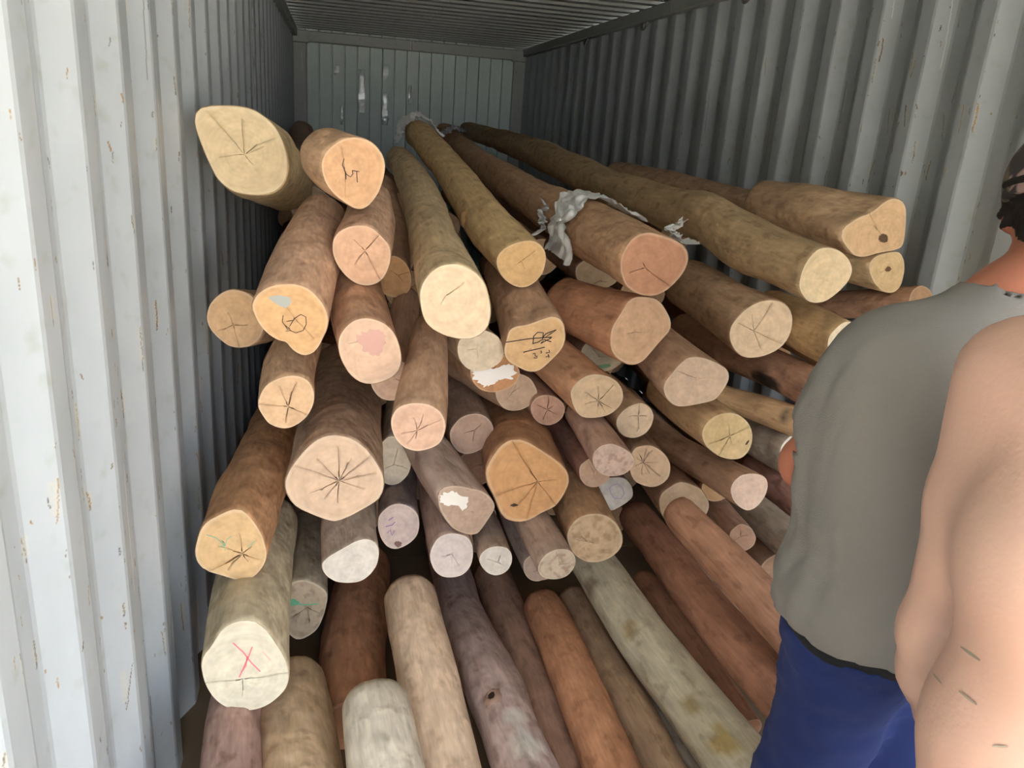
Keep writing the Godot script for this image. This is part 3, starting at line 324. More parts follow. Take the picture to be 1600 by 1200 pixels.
	 "axis": [1.173, 0.419, -1.351, 0.062, 1.1, 0.489, -1.523, 0.062, 1.052, 0.535, -1.635, 0.061, 0.992, 0.586, -1.798, 0.055, 0.962, 0.612, -1.893, 0.05],
	 "end": [0.0612, 0.0606, 0.0588, 0.0572, 0.0589, 0.0613, 0.0626, 0.0637, 0.0632, 0.0612, 0.0598, 0.0601, 0.0614, 0.0639, 0.0656, 0.0654, 0.065, 0.0627, 0.0581, 0.0578, 0.0616, 0.0618, 0.0605, 0.0617, 0.0621, 0.0613, 0.0609, 0.0608], "normal": [0.3683, -0.3498, 0.8614], "pith": [-0.009, -0.0056],
	 "cracks": [2.0451, 0.0341, 0.0014, 2.5728, 0.03, 0.0019, 0.4958, 0.0489, 0.0012, 0.338, 0.0464, 0.0015]},
	{"label": "log with tan end peeking over the thick rosy-brown log",
	 "side": [192, 155, 128], "face": [208, 180, 152],
	 "axis": [1.033, 0.576, -1.983, 0.07, 1.061, 0.55, -2.208, 0.068, 1.096, 0.517, -2.465, 0.065, 1.129, 0.487, -2.7, 0.064, 1.17, 0.449, -2.995, 0.063, 1.211, 0.411, -3.29, 0.062, 1.227, 0.396, -3.408, 0.061],
	 "end": [0.0788, 0.0767, 0.073, 0.0717, 0.0707, 0.0683, 0.0681, 0.0695, 0.0722, 0.0717, 0.0709, 0.0724, 0.0759, 0.0771, 0.0753, 0.074, 0.0739, 0.0728, 0.073, 0.0724, 0.0709, 0.0696, 0.069, 0.069, 0.0698, 0.0728, 0.0762, 0.0776], "normal": [-0.2216, 0.2172, 0.9506], "pith": [-0.0144, -0.0072],
	 "cracks": [5.9175, 0.0253, 0.0024, 1.4208, 0.0313, 0.0021, 6.2222, 0.0362, 0.0018, 4.1025, 0.0277, 0.0015]},
	{"label": "grey log behind the waist of the grey shirt",
	 "side": [192, 178, 161], "face": [177, 162, 143],
	 "axis": [1.342, 0.505, -1.748, 0.059, 1.338, 0.503, -1.848, 0.059, 1.331, 0.499, -2.025, 0.059, 1.328, 0.487, -2.234, 0.055, 1.324, 0.475, -2.473, 0.054, 1.321, 0.462, -2.773, 0.053, 1.32, 0.46, -2.833, 0.053],
	 "end": [0.0583, 0.0568, 0.0569, 0.0582, 0.0596, 0.0582, 0.0565, 0.058, 0.0582, 0.0578, 0.0605, 0.0628, 0.0611, 0.0592, 0.0602, 0.061, 0.0603, 0.0586, 0.0584, 0.0605, 0.0606, 0.0603, 0.0598, 0.0573, 0.0583, 0.0598, 0.0592, 0.06], "normal": [0.0393, 0.0209, 0.999], "pith": [0.0096, 0.007],
	 "cracks": [2.1255, 0.0186, 0.001, 5.8564, 0.0403, 0.0012, 6.1308, 0.0358, 0.0022, 0.984, 0.0345, 0.0023]},
	{"label": "stubby brown log lying close along the thick rosy-brown log",
	 "side": [188, 152, 130], "face": [176, 140, 117],
	 "axis": [1.198, 0.501, -1.9, 0.044, 1.202, 0.505, -2.059, 0.043, 1.211, 0.505, -2.219, 0.041, 1.221, 0.502, -2.339, 0.041],
	 "end": [0.042, 0.0405, 0.039, 0.039, 0.0401, 0.0404, 0.0411, 0.043, 0.0454, 0.0444, 0.0431, 0.0427, 0.0432, 0.0414, 0.0398, 0.039, 0.0392, 0.0397, 0.0408, 0.0426, 0.0432, 0.0436, 0.0435, 0.043, 0.0428, 0.0432, 0.0432, 0.0422], "normal": [-0.1804, 0.136, 0.9741], "pith": [-0.0064, 0.0044],
	 "cracks": [0.2116, 0.0237, 0.0023, 3.7824, 0.0176, 0.0017, 1.6999, 0.0221, 0.0025, 3.7446, 0.0311, 0.0011]},
	{"label": "small tan log end wedged under the slim brown log",
	 "side": [188, 151, 122], "face": [190, 154, 116],
	 "axis": [1.159, 0.599, -2.033, 0.044, 1.168, 0.594, -2.157, 0.042, 1.18, 0.585, -2.308, 0.04, 1.205, 0.563, -2.546, 0.039, 1.243, 0.53, -2.841, 0.038, 1.285, 0.494, -3.136, 0.038, 1.302, 0.48, -3.254, 0.037],
	 "end": [0.0472, 0.0455, 0.043, 0.0419, 0.041, 0.0394, 0.0392, 0.0401, 0.0418, 0.0421, 0.0418, 0.043, 0.0454, 0.0463, 0.045, 0.044, 0.0435, 0.0425, 0.0424, 0.0417, 0.0409, 0.0402, 0.0401, 0.0404, 0.0411, 0.0432, 0.0456, 0.0466], "normal": [-0.2021, 0.1622, 0.9658], "pith": [0.0045, -0.0006],
	 "cracks": [5.0208, 0.0207, 0.0018, 5.5802, 0.0263, 0.0014, 5.8506, 0.025, 0.0023]},
	{"label": "log with a pale pink speckled end",
	 "side": [192, 156, 136], "face": [219, 192, 177],
	 "axis": [0.731, 0.795, -1.837, 0.05, 0.719, 0.821, -1.975, 0.049, 0.709, 0.84, -2.106, 0.046],
	 "end": [0.0622, 0.0575, 0.0524, 0.0476, 0.0449, 0.0442, 0.045, 0.0473, 0.0507, 0.0535, 0.0568, 0.0586, 0.0603, 0.0589, 0.0573, 0.055, 0.0529, 0.0508, 0.0497, 0.0484, 0.0482, 0.0479, 0.0488, 0.0516, 0.0545, 0.0578, 0.0608, 0.0629], "normal": [-0.0514, -0.0047, 0.9987], "pith": [-0.0133, -0.0059],
	 "cracks": [-0.7568, 0.0069, 0.0008],
	 "specks": [165, 120, 108]},
	{"label": "log with chalk-white angular end and a violet ring mark",
	 "side": [191, 168, 149], "face": [226, 220, 213],
	 "axis": [0.838, 0.586, -2.063, 0.057, 0.869, 0.547, -2.303, 0.054, 0.915, 0.498, -2.607, 0.053, 0.938, 0.46, -2.843, 0.052, 0.949, 0.412, -3.138, 0.051, 0.953, 0.364, -3.435, 0.05, 0.954, 0.345, -3.553, 0.05],
	 "end": [0.059, 0.0574, 0.0566, 0.0552, 0.0545, 0.0522, 0.049, 0.0466, 0.0465, 0.0483, 0.0519, 0.0571, 0.062, 0.0648, 0.0618, 0.053, 0.0469, 0.0454, 0.0477, 0.0533, 0.059, 0.0581, 0.0529, 0.0501, 0.0497, 0.0512, 0.0544, 0.0592], "normal": [-0.1992, 0.2467, 0.9484], "pith": [-0.0262, -0.0064],
	 "cracks": [2.4192, 0.007, 0.0008],
	 "marks": [{"name": "violet_ring", "label": "violet ring mark", "colour": [195, 180, 200], "kind": "stroke", "width": 0.0035, "strokes": [[-0.0173, 0.0065, -0.0109, 0.0194, 0.0083, 0.0255, 0.024, 0.0141, 0.0302, -0.003, 0.0215, -0.0184, 0.0019, -0.0196, -0.0089, -0.0079, -0.0149, 0.0067]]}]},
	{"label": "small peach log end half behind the pale pink speckled end",
	 "side": [173, 129, 113], "face": [205, 171, 147],
	 "axis": [0.716, 0.718, -1.926, 0.043, 0.717, 0.716, -2.147, 0.045, 0.714, 0.701, -2.418, 0.046, 0.712, 0.68, -2.657, 0.045, 0.71, 0.644, -2.955, 0.044, 0.709, 0.604, -3.252, 0.043, 0.709, 0.587, -3.371, 0.043],
	 "end": [0.0473, 0.0453, 0.0435, 0.043, 0.0429, 0.042, 0.0424, 0.0438, 0.0458, 0.0451, 0.0446, 0.0454, 0.0471, 0.0461, 0.0448, 0.0439, 0.0439, 0.0436, 0.0442, 0.0444, 0.0442, 0.0438, 0.0438, 0.0438, 0.0443, 0.0459, 0.0473, 0.0471], "normal": [-0.1078, 0.1409, 0.9841], "pith": [-0.0036, 0.0027],
	 "cracks": [2.0437, 0.0351, 0.0014, 4.9299, 0.0188, 0.0024, 0.7465, 0.0181, 0.0013]},
	{"label": "round tan log end with many fine radial cracks, beside the pale pink speckled end",
	 "side": [192, 158, 130], "face": [213, 183, 155],
	 "axis": [0.9, 0.712, -1.97, 0.06, 0.916, 0.706, -2.172, 0.059, 0.941, 0.694, -2.429, 0.056, 0.964, 0.684, -2.668, 0.055, 0.994, 0.671, -2.966, 0.054, 1.023, 0.658, -3.264, 0.053, 1.035, 0.652, -3.383, 0.052],
	 "end": [0.0631, 0.0612, 0.059, 0.0578, 0.057, 0.0579, 0.0601, 0.0631, 0.0657, 0.068, 0.0716, 0.0696, 0.0641, 0.0605, 0.0591, 0.0593, 0.0596, 0.0607, 0.0617, 0.0608, 0.0613, 0.0626, 0.0654, 0.0666, 0.0675, 0.0681, 0.0677, 0.065], "normal": [-0.1801, 0.1484, 0.9724], "pith": [-0.0201, 0.0116],
	 "cracks": [1.0183, 0.0468, 0.0023, 1.4482, 0.044, 0.0021, 2.1092, 0.0326, 0.0024, -2.6934, 0.0251, 0.0023, -1.6174, 0.034, 0.0022, -0.9794, 0.0394, 0.0024, -0.6739, 0.0655, 0.0021, 0.0535, 0.0424, 0.0019, 2.554, 0.0242, 0.0022]},
	{"label": "wide orange-brown log below the slanted smooth white end",
	 "side": [207, 150, 113], "face": [190, 140, 106],
	 "axis": [0.045, 0.073, -1.743, 0.097, 0.047, 0.077, -1.783, 0.097, 0.063, 0.107, -2.109, 0.099, 0.111, 0.116, -2.5, 0.089],
	 "end": [0.0975, 0.0989, 0.1003, 0.1, 0.0998, 0.0975, 0.0938, 0.0932, 0.0949, 0.0949, 0.0956, 0.0984, 0.1001, 0.0992, 0.0991, 0.0994, 0.0979, 0.0982, 0.0967, 0.094, 0.0961, 0.1004, 0.1005, 0.098, 0.0989, 0.0993, 0.0968, 0.0971], "normal": [-0.0502, -0.0913, 0.9946], "pith": [0.008, -0.0052],
	 "cracks": [3.8468, 0.0491, 0.0023, 4.2266, 0.0381, 0.0014, 5.5297, 0.0751, 0.0021]},
	{"label": "thick tan log lying below the end with the red cross mark",
	 "side": [223, 192, 154], "face": [205, 173, 137],
	 "axis": [-0.044, 0.193, -1.107, 0.108, -0.086, 0.189, -1.505, 0.108, -0.104, 0.187, -1.676, 0.103, -0.111, 0.18, -1.826, 0.086],
	 "end": [0.1103, 0.1099, 0.1095, 0.1077, 0.1065, 0.1086, 0.1105, 0.1093, 0.1052, 0.1048, 0.1055, 0.1035, 0.1046, 0.1059, 0.1058, 0.1036, 0.1016, 0.1051, 0.1096, 0.1128, 0.1137, 0.112, 0.1076, 0.1034, 0.1076, 0.1128, 0.112, 0.1097], "normal": [0.105, 0.0098, 0.9944], "pith": [-0.0145, -0.0141],
	 "cracks": [4.8032, 0.0417, 0.0014, 5.7473, 0.0842, 0.0013]},
	{"label": "dull pinkish log at the foot of the white wall",
	 "side": [183, 149, 135], "face": [167, 133, 115],
	 "axis": [-0.19, 0.283, -1.102, 0.065, -0.214, 0.29, -1.401, 0.065, -0.228, 0.294, -1.57, 0.063, -0.23, 0.288, -1.734, 0.061, -0.233, 0.28, -1.974, 0.06, -0.236, 0.27, -2.274, 0.059, -0.24, 0.261, -2.574, 0.057, -0.241, 0.257, -2.693, 0.057],
	 "end": [0.0639, 0.0654, 0.0662, 0.0668, 0.067, 0.0654, 0.0654, 0.0655, 0.0647, 0.0655, 0.0671, 0.0686, 0.0682, 0.0665, 0.0644, 0.0632, 0.0637, 0.064, 0.0654, 0.0671, 0.0679, 0.0684, 0.0679, 0.0668, 0.065, 0.0624, 0.0637, 0.067], "normal": [0.0803, -0.0232, 0.9965], "pith": [0.0019, 0.01],
	 "cracks": [3.8498, 0.051, 0.0018, 0.2817, 0.0516, 0.002]},
	{"label": "whitish-grey log with a blunt rounded inner end",
	 "side": [215, 202, 179], "face": [196, 183, 160],
	 "axis": [0.142, 0.227, -0.944, 0.081, 0.105, 0.334, -1.327, 0.081, 0.095, 0.362, -1.428, 0.08, 0.089, 0.377, -1.493, 0.076],
	 "end": [0.0817, 0.0796, 0.0773, 0.0789, 0.0806, 0.0802, 0.0798, 0.0807, 0.0829, 0.0828, 0.082, 0.083, 0.0829, 0.0825, 0.0833, 0.0831, 0.0816, 0.0796, 0.0785, 0.08, 0.0802, 0.0804, 0.0824, 0.0808, 0.0779, 0.0786, 0.08, 0.0804], "normal": [0.0929, -0.267, 0.9592], "pith": [0.0006, -0.0139],
	 "cracks": [0.3925, 0.038, 0.0018, 3.7076, 0.0382, 0.0021, 4.2108, 0.0522, 0.0012]},
	{"label": "smooth light tan log lying next to the whitish-grey blunt log",
	 "side": [227, 197, 165], "face": [208, 178, 146],
	 "axis": [0.272, 0.128, -1.019, 0.081, 0.243, 0.245, -1.4, 0.081, 0.226, 0.313, -1.621, 0.078, 0.214, 0.347, -1.772, 0.076, 0.206, 0.372, -1.914, 0.075],
	 "end": [0.0817, 0.0821, 0.0799, 0.0841, 0.0881, 0.0836, 0.0819, 0.0824, 0.0796, 0.0806, 0.0824, 0.0812, 0.0805, 0.0817, 0.0826, 0.0795, 0.0764, 0.0783, 0.0807, 0.0805, 0.081, 0.0832, 0.0834, 0.0807, 0.0788, 0.0783, 0.0791, 0.0807], "normal": [0.0734, -0.2936, 0.9531], "pith": [0.0051, -0.011],
	 "cracks": [0.3707, 0.0332, 0.0018, 3.1605, 0.0325, 0.0012, 2.9726, 0.0496, 0.0017]},
	{"label": "mauve-grey log with a knot hole and white paint patch",
	 "side": [204, 178, 167], "face": [196, 183, 169],
	 "axis": [0.449, 0.254, -0.969, 0.073, 0.424, 0.243, -1.368, 0.073, 0.407, 0.235, -1.637, 0.078, 0.393, 0.215, -1.83, 0.074, 0.385, 0.188, -2.046, 0.071, 0.394, 0.149, -2.335, 0.066, 0.407, 0.093, -2.698, 0.065],
	 "end": [0.0742, 0.0739, 0.0742, 0.0755, 0.0739, 0.0699, 0.0715, 0.0754, 0.0741, 0.0717, 0.0723, 0.0743, 0.0754, 0.0746, 0.073, 0.0725, 0.0724, 0.0711, 0.0706, 0.0715, 0.0732, 0.0761, 0.0761, 0.0742, 0.075, 0.0736, 0.0704, 0.0719], "normal": [0.0622, 0.0291, 0.9976], "pith": [-0, -0.0067],
	 "cracks": [1.2806, 0.0349, 0.0024, 3.7516, 0.0573, 0.0015],
	 "stains": [{"at": [0.416, 0.292, -1.464], "r": 0.045, "colour": [225, 215, 200]}, {"at": [0.43, 0.295, -1.359], "r": 0.049, "colour": [225, 215, 200]}, {"at": [0.417, 0.296, -1.399], "r": 0.038, "colour": [225, 218, 205]}, {"at": [0.44, 0.297, -1.384], "r": 0.010, "colour": [70, 58, 45]}, {"at": [0.423, 0.293, -1.425], "r": 0.007, "colour": [80, 65, 50]}],
	 "knots": [[0.389, 0.28, -1.548, 0.013, -0.496, 0.866, -0.069]]},
	{"label": "brown log between the mauve-grey log and the bright orange straight log",
	 "side": [188, 149, 125], "face": [171, 133, 109],
	 "axis": [0.58, 0.067, -1.099, 0.068, 0.56, 0.109, -1.496, 0.068, 0.549, 0.133, -1.726, 0.067, 0.54, 0.139, -2.025, 0.068, 0.541, 0.128, -2.375, 0.065],
	 "end": [0.0677, 0.068, 0.0686, 0.068, 0.0661, 0.0671, 0.0701, 0.0703, 0.0698, 0.0705, 0.0684, 0.0644, 0.0634, 0.0642, 0.0655, 0.0672, 0.0675, 0.0663, 0.0666, 0.0682, 0.068, 0.0671, 0.0665, 0.0657, 0.0654, 0.0657, 0.0677, 0.069], "normal": [0.0498, -0.1045, 0.9933], "pith": [0.007, -0.0106],
	 "cracks": [1.7713, 0.0217, 0.0019, 1.4706, 0.0454, 0.0018, 5.4422, 0.0227, 0.0017, 5.3824, 0.0478, 0.0023]},
	{"label": "straight bright orange log with a blunt inner end",
	 "side": [215, 156, 117], "face": [189, 135, 99],
	 "axis": [0.633, 0.209, -1.136, 0.066, 0.628, 0.226, -1.385, 0.066, 0.623, 0.245, -1.657, 0.065, 0.625, 0.244, -1.868, 0.063, 0.623, 0.235, -2.018, 0.059],
	 "end": [0.0655, 0.0657, 0.0691, 0.0709, 0.0695, 0.0688, 0.067, 0.0656, 0.0659, 0.0667, 0.0688, 0.067, 0.0638, 0.066, 0.0692, 0.0689, 0.0665, 0.0669, 0.0693, 0.0702, 0.0691, 0.0659, 0.0652, 0.0657, 0.065, 0.0668, 0.0687, 0.0677], "normal": [0.0191, -0.07, 0.9974], "pith": [-0.0031, -0.0076],
	 "cracks": [1.6863, 0.0302, 0.0025, 5.946, 0.0486, 0.0012, 4.9194, 0.0342, 0.0016, 1.7656, 0.0299, 0.0013]},
	{"label": "brown log between the bright orange straight log and the long grey-green log",
	 "side": [194, 161, 128], "face": [176, 144, 113],
	 "axis": [0.819, 0.09, -1.312, 0.062, 0.801, 0.119, -1.458, 0.062, 0.781, 0.151, -1.624, 0.062, 0.759, 0.173, -1.843, 0.06, 0.752, 0.186, -2.106, 0.056],
	 "end": [0.0608, 0.0611, 0.0598, 0.057, 0.0586, 0.0624, 0.0627, 0.0625, 0.0634, 0.0628, 0.0621, 0.0616, 0.0603, 0.0591, 0.0583, 0.0598, 0.0608, 0.0605, 0.0597, 0.059, 0.0596, 0.0603, 0.0601, 0.0601, 0.0608, 0.0603, 0.0597, 0.0608], "normal": [0.1188, -0.1916, 0.9743], "pith": [0.0076, 0.0009],
	 "cracks": [3.0002, 0.0264, 0.0012, 5.1321, 0.0311, 0.0011, 3.6785, 0.0305, 0.0025, 0.6601, 0.0439, 0.0018]},
	{"label": "slim grey log beneath the long pale grey-green log",
	 "side": [186, 170, 149], "face": [167, 152, 132],
	 "axis": [0.917, 0.05, -1.353, 0.05, 0.897, 0.069, -1.5, 0.05, 0.871, 0.094, -1.692, 0.049, 0.854, 0.106, -1.921, 0.047, 0.837, 0.119, -2.16, 0.047, 0.833, 0.122, -2.219, 0.047],
	 "end": [0.0518, 0.0505, 0.0506, 0.0507, 0.0492, 0.0477, 0.0457, 0.0455, 0.0474, 0.0496, 0.0513, 0.0509, 0.0502, 0.05, 0.0495, 0.0488, 0.0486, 0.0501, 0.0516, 0.0508, 0.0486, 0.0478, 0.0488, 0.0487, 0.0481, 0.0485, 0.0494, 0.0506], "normal": [0.1348, -0.1266, 0.9827], "pith": [0.0019, -0.0025],
	 "cracks": [2.5105, 0.0184, 0.0021, 4.7402, 0.0264, 0.0024, 5.6663, 0.035, 0.002, 6.0191, 0.0337, 0.0023]},
	{"label": "brown log in the gap between the reddish-brown and rosy-brown slanting logs",
	 "side": [192, 152, 126], "face": [176, 140, 115],
	 "axis": [1.424, 0.056, -1.735, 0.056, 1.385, 0.084, -1.823, 0.056, 1.299, 0.144, -2.017, 0.055, 1.228, 0.217, -2.267, 0.052],
	 "end": [0.0572, 0.0567, 0.0572, 0.0592, 0.0577, 0.0546, 0.0556, 0.0577, 0.0562, 0.0527, 0.0521, 0.0545, 0.0552, 0.0554, 0.0576, 0.0588, 0.0583, 0.0569, 0.055, 0.0535, 0.0534, 0.0566, 0.0586, 0.0567, 0.055, 0.0561, 0.0566, 0.0551], "normal": [0.3898, -0.2749, 0.8789], "pith": [0.0095, 0.0028],
	 "cracks": [6.07, 0.0429, 0.0021, 4.3878, 0.0247, 0.0024, 5.5862, 0.0292, 0.0015, 4.4589, 0.0238, 0.0014]},
	{"label": "red-brown log between the big orange end and the white paint smear",
	 "side": [190, 149, 126], "face": [176, 137, 115],
	 "axis": [0.433, 0.613, -2.209, 0.062, 0.43, 0.623, -2.45, 0.061, 0.43, 0.629, -2.683, 0.059, 0.421, 0.626, -2.922, 0.058, 0.4, 0.612, -3.221, 0.056, 0.374, 0.593, -3.519, 0.055, 0.363, 0.584, -3.639, 0.055],
	 "end": [0.0646, 0.0617, 0.0597, 0.0595, 0.0594, 0.0583, 0.0592, 0.0613, 0.0635, 0.062, 0.0614, 0.0624, 0.0643, 0.0625, 0.0609, 0.06, 0.0602, 0.0601, 0.0615, 0.0617, 0.0617, 0.061, 0.0611, 0.0608, 0.0617, 0.0636, 0.0649, 0.0646], "normal": [-0.0474, 0.1069, 0.9931], "pith": [-0.002, 0.0059],
	 "cracks": [3.6609, 0.0403, 0.0018, 0.1305, 0.0249, 0.0017]},
	{"label": "brown log under the grey log by the waist of the grey shirt",
	 "side": [189, 154, 128], "face": [176, 142, 117],
	 "axis": [1.339, 0.383, -1.901, 0.059, 1.34, 0.378, -2.13, 0.058, 1.345, 0.358, -2.377, 0.056, 1.35, 0.34, -2.617, 0.055, 1.356, 0.317, -2.916, 0.054, 1.362, 0.293, -3.215, 0.053, 1.364, 0.284, -3.334, 0.053],
	 "end": [0.0597, 0.0569, 0.0548, 0.0569, 0.0586, 0.0594, 0.0615, 0.0627, 0.0604, 0.0574, 0.058, 0.0598, 0.0613, 0.0625, 0.0624, 0.0605, 0.0581, 0.0578, 0.0594, 0.0594, 0.0603, 0.0622, 0.0601, 0.058, 0.0603, 0.0614, 0.0591, 0.0579], "normal": [-0.0072, 0.0215, 0.9997], "pith": [0.0091, -0.0049],
	 "cracks": [5.2534, 0.0432, 0.0024, 4.3397, 0.0314, 0.0025]}
]

# logs lying deeper in the stack: two axis points with their radii
const INNER := [
	[-0.286, 0.073, -2.3, 0.072, -0.286, 0.072, -7.3, 0.069],
	[-0.094, 0.1, -3.6, 0.084, -0.116, 0.085, -7.3, 0.08],
	[0.179, 0.092, -3, 0.088, 0.221, 0.109, -7.3, 0.084],
	[0.373, 0.096, -3.2, 0.091, 0.405, 0.093, -7.3, 0.087],
	[0.568, 0.089, -2.7, 0.077, 0.571, 0.138, -7.3, 0.073],
	[0.768, 0.079, -2.5, 0.077, 0.741, 0.119, -7, 0.073],
	[0.946, 0.089, -3, 0.085, 0.958, 0.089, -7.3, 0.081],
	[1.134, 0.079, -2.8, 0.077, 1.145, 0.092, -5.4, 0.073],
	[1.33, 0.101, -3.2, 0.09, 1.327, 0.091, -5.8, 0.085],
	[1.534, 0.097, -2.3, 0.077, 1.49, 0.079, -7.3, 0.073],
	[1.695, 0.1, -2.6, 0.079, 1.741, 0.081, -7.3, 0.075],
	[0.048, 0.211, -4.2, 0.088, 0.033, 0.246, -7.3, 0.083],
	[1.113, 0.167, -6, 0.087, 1.126, 0.162, -7.3, 0.082],
	[-0.283, 0.249, -2.9, 0.087, -0.289, 0.239, -5.2, 0.083],
	[-0.205, 0.254, -5.4, 0.097, -0.224, 0.267, -7.3, 0.092],
	[0.095, 0.272, -2.6, 0.088, 0.094, 0.278, -4, 0.084],
	[0.49, 0.26, -2.5, 0.088, 0.438, 0.276, -7.3, 0.083],
	[0.661, 0.261, -3.4, 0.084, 0.678, 0.267, -6.4, 0.079],
	[0.946, 0.262, -3.7, 0.078, 0.981, 0.26, -7.3, 0.074],
	[1.137, 0.268, -3.5, 0.098, 1.144, 0.274, -5, 0.093],
	[1.327, 0.275, -3.5, 0.076, 1.34, 0.307, -6.8, 0.072],
	[1.528, 0.255, -2.3, 0.073, 1.501, 0.298, -7.3, 0.07],
	[1.704, 0.264, -4.5, 0.083, 1.678, 0.285, -7.3, 0.079],
	[1.815, 0.262, -2.5, 0.098, 1.804, 0.256, -4, 0.093],
	[-0.139, 0.358, -3.6, 0.087, -0.146, 0.355, -5.2, 0.083],
	[-0.056, 0.373, -5.4, 0.079, -0.07, 0.385, -7.3, 0.075],
	[0.798, 0.359, -2.5, 0.08, 0.808, 0.354, -3.8, 0.076],
	[1.112, 0.338, -5.8, 0.072, 1.127, 0.332, -7.3, 0.068],
	[1.853, 0.348, -4.2, 0.075, 1.837, 0.339, -6.5, 0.071],
	[0.193, 0.438, -3.5, 0.094, 0.18, 0.446, -5.3, 0.09],
	[0.759, 0.425, -4, 0.094, 0.792, 0.447, -7.3, 0.089],
	[1.237, 0.435, -3.6, 0.075, 1.221, 0.432, -5.7, 0.071],
	[1.519, 0.431, -4, 0.08, 1.525, 0.466, -7.3, 0.076],
	[1.696, 0.44, -2.5, 0.098, 1.71, 0.435, -4.1, 0.094],
	[-0.24, 0.505, -3.6, 0.081, -0.228, 0.521, -4.9, 0.077],
	[-0.047, 0.527, -3.6, 0.095, -0.044, 0.529, -5.3, 0.09],
	[0.998, 0.432, -4.9, 0.073, 0.995, 0.46, -7.3, 0.069],
	[1.092, 0.509, -3.5, 0.073, 1.097, 0.516, -4.8, 0.069],
	[1.756, 0.491, -4.3, 0.087, 1.743, 0.496, -5.7, 0.082],
	[0.282, 0.608, -3.8, 0.089, 0.294, 0.605, -5.2, 0.084],
	[0.658, 0.61, -3.5, 0.087, 0.685, 0.601, -5.9, 0.082],
	[0.939, 0.595, -5.5, 0.083, 0.927, 0.608, -7.3, 0.079],
	[1.332, 0.587, -3.6, 0.094, 1.301, 0.61, -7.3, 0.09],
	[1.619, 0.614, -3.1, 0.089, 1.607, 0.634, -5.2, 0.084],
	[-0.14, 0.707, -3.8, 0.098, -0.148, 0.714, -5.3, 0.093],
	[0.049, 0.689, -4, 0.083, 0.063, 0.684, -5.3, 0.079],
	[0.803, 0.707, -6, 0.077, 0.8, 0.711, -7.3, 0.073],
	[0.904, 0.564, -3.5, 0.09, 0.904, 0.568, -4.8, 0.085],
	[1.099, 0.687, -3.5, 0.077, 1.08, 0.68, -5.4, 0.073],
	[1.477, 0.703, -5.6, 0.089, 1.48, 0.71, -7.3, 0.084],
	[1.851, 0.652, -5, 0.093, 1.846, 0.665, -6.7, 0.088],
	[-0.28, 0.777, -5.4, 0.076, -0.273, 0.789, -7.3, 0.073],
	[0.285, 0.788, -5.2, 0.09, 0.286, 0.79, -7.3, 0.086],
	[0.653, 0.766, -5.6, 0.075, 0.642, 0.763, -7.3, 0.071],
	[0.761, 0.747, -3.8, 0.074, 0.742, 0.757, -5.4, 0.07],
	[1.319, 0.784, -5, 0.085, 1.296, 0.811, -7.3, 0.081],
	[-0.227, 0.875, -3.2, 0.072, -0.251, 0.897, -5.3, 0.069],
	[-0.045, 0.866, -3.8, 0.079, -0.052, 0.882, -5.3, 0.075],
	[0.143, 0.848, -3.7, 0.089, 0.147, 0.843, -5, 0.085],
	[0.333, 0.789, -3.7, 0.081, 0.338, 0.803, -5, 0.077],
	[0.523, 0.895, -5.6, 0.1, 0.521, 0.91, -7.3, 0.095],
	[0.794, 0.867, -5.5, 0.075, 0.775, 0.871, -7.3, 0.071],
	[0.909, 0.833, -2.6, 0.087, 0.902, 0.855, -4.5, 0.083],
	[1.097, 0.866, -4.3, 0.086, 1.128, 0.859, -7.2, 0.082],
	[1.196, 0.837, -2.6, 0.087, 1.189, 0.832, -3.9, 0.083],
	[1.568, 0.83, -4.2, 0.081, 1.559, 0.825, -5.5, 0.077],
	[1.763, 0.796, -2.8, 0.075, 1.749, 0.813, -7.3, 0.071],
	[-0.279, 0.946, -5.5, 0.082, -0.27, 0.957, -7.3, 0.078],
	[0.097, 0.963, -5.2, 0.085, 0.103, 0.975, -7.3, 0.081],
	[0.286, 0.961, -3.2, 0.086, 0.277, 0.989, -7.3, 0.081],
	[0.464, 0.928, -2.7, 0.079, 0.485, 0.96, -5.4, 0.075],
	[1.422, 0.939, -3.4, 0.095, 1.429, 0.958, -5.2, 0.09],
	[1.71, 0.951, -2.3, 0.073, 1.706, 0.961, -7.3, 0.069],
	[0.046, 1.008, -3.7, 0.082, 0.059, 1.022, -5, 0.078],
	[0.619, 1.056, -4.5, 0.084, 0.616, 1.081, -7.3, 0.079],
	[1.001, 1.018, -4.2, 0.083, 1.034, 1.022, -7.3, 0.079],
	[0.197, 1.131, -2.9, 0.091, 0.164, 1.175, -7.3, 0.087],
	[0.377, 1.134, -4.6, 0.094, 0.37, 1.153, -7.3, 0.089],
	[0.848, 1.113, -3.2, 0.079, 0.87, 1.102, -6.1, 0.075],
	[1.224, 1.011, -3, 0.083, 1.267, 1.027, -7.3, 0.079],
	[1.421, 1.12, -5.3, 0.09, 1.416, 1.129, -7.3, 0.085],
	[1.515, 1.1, -3.4, 0.08, 1.527, 1.117, -5.1, 0.076],
	[1.613, 1.101, -5.3, 0.091, 1.61, 1.103, -7.3, 0.087],
	[1.804, 1.136, -4, 0.091, 1.795, 1.157, -5.8, 0.087]
]

var taken := {}
var wood_mat: StandardMaterial3D
var face_mat: StandardMaterial3D
var noise_a := FastNoiseLite.new()
var noise_b := FastNoiseLite.new()

func numbered(called: String) -> String:
	if not taken.has(called):
		taken[called] = 0
		return called
	taken[called] += 1
	return "%s_%03d" % [called, taken[called]]

func thing(called: String, label: String, category: String, at := Vector3.ZERO, group := "") -> Node3D:
	var o := Node3D.new()
	o.name = numbered(called)
	add_child(o, true)
	o.position = at
	o.set_meta("label", label)
	o.set_meta("category", category)
	if group != "":
		o.set_meta("group", group)
	return o

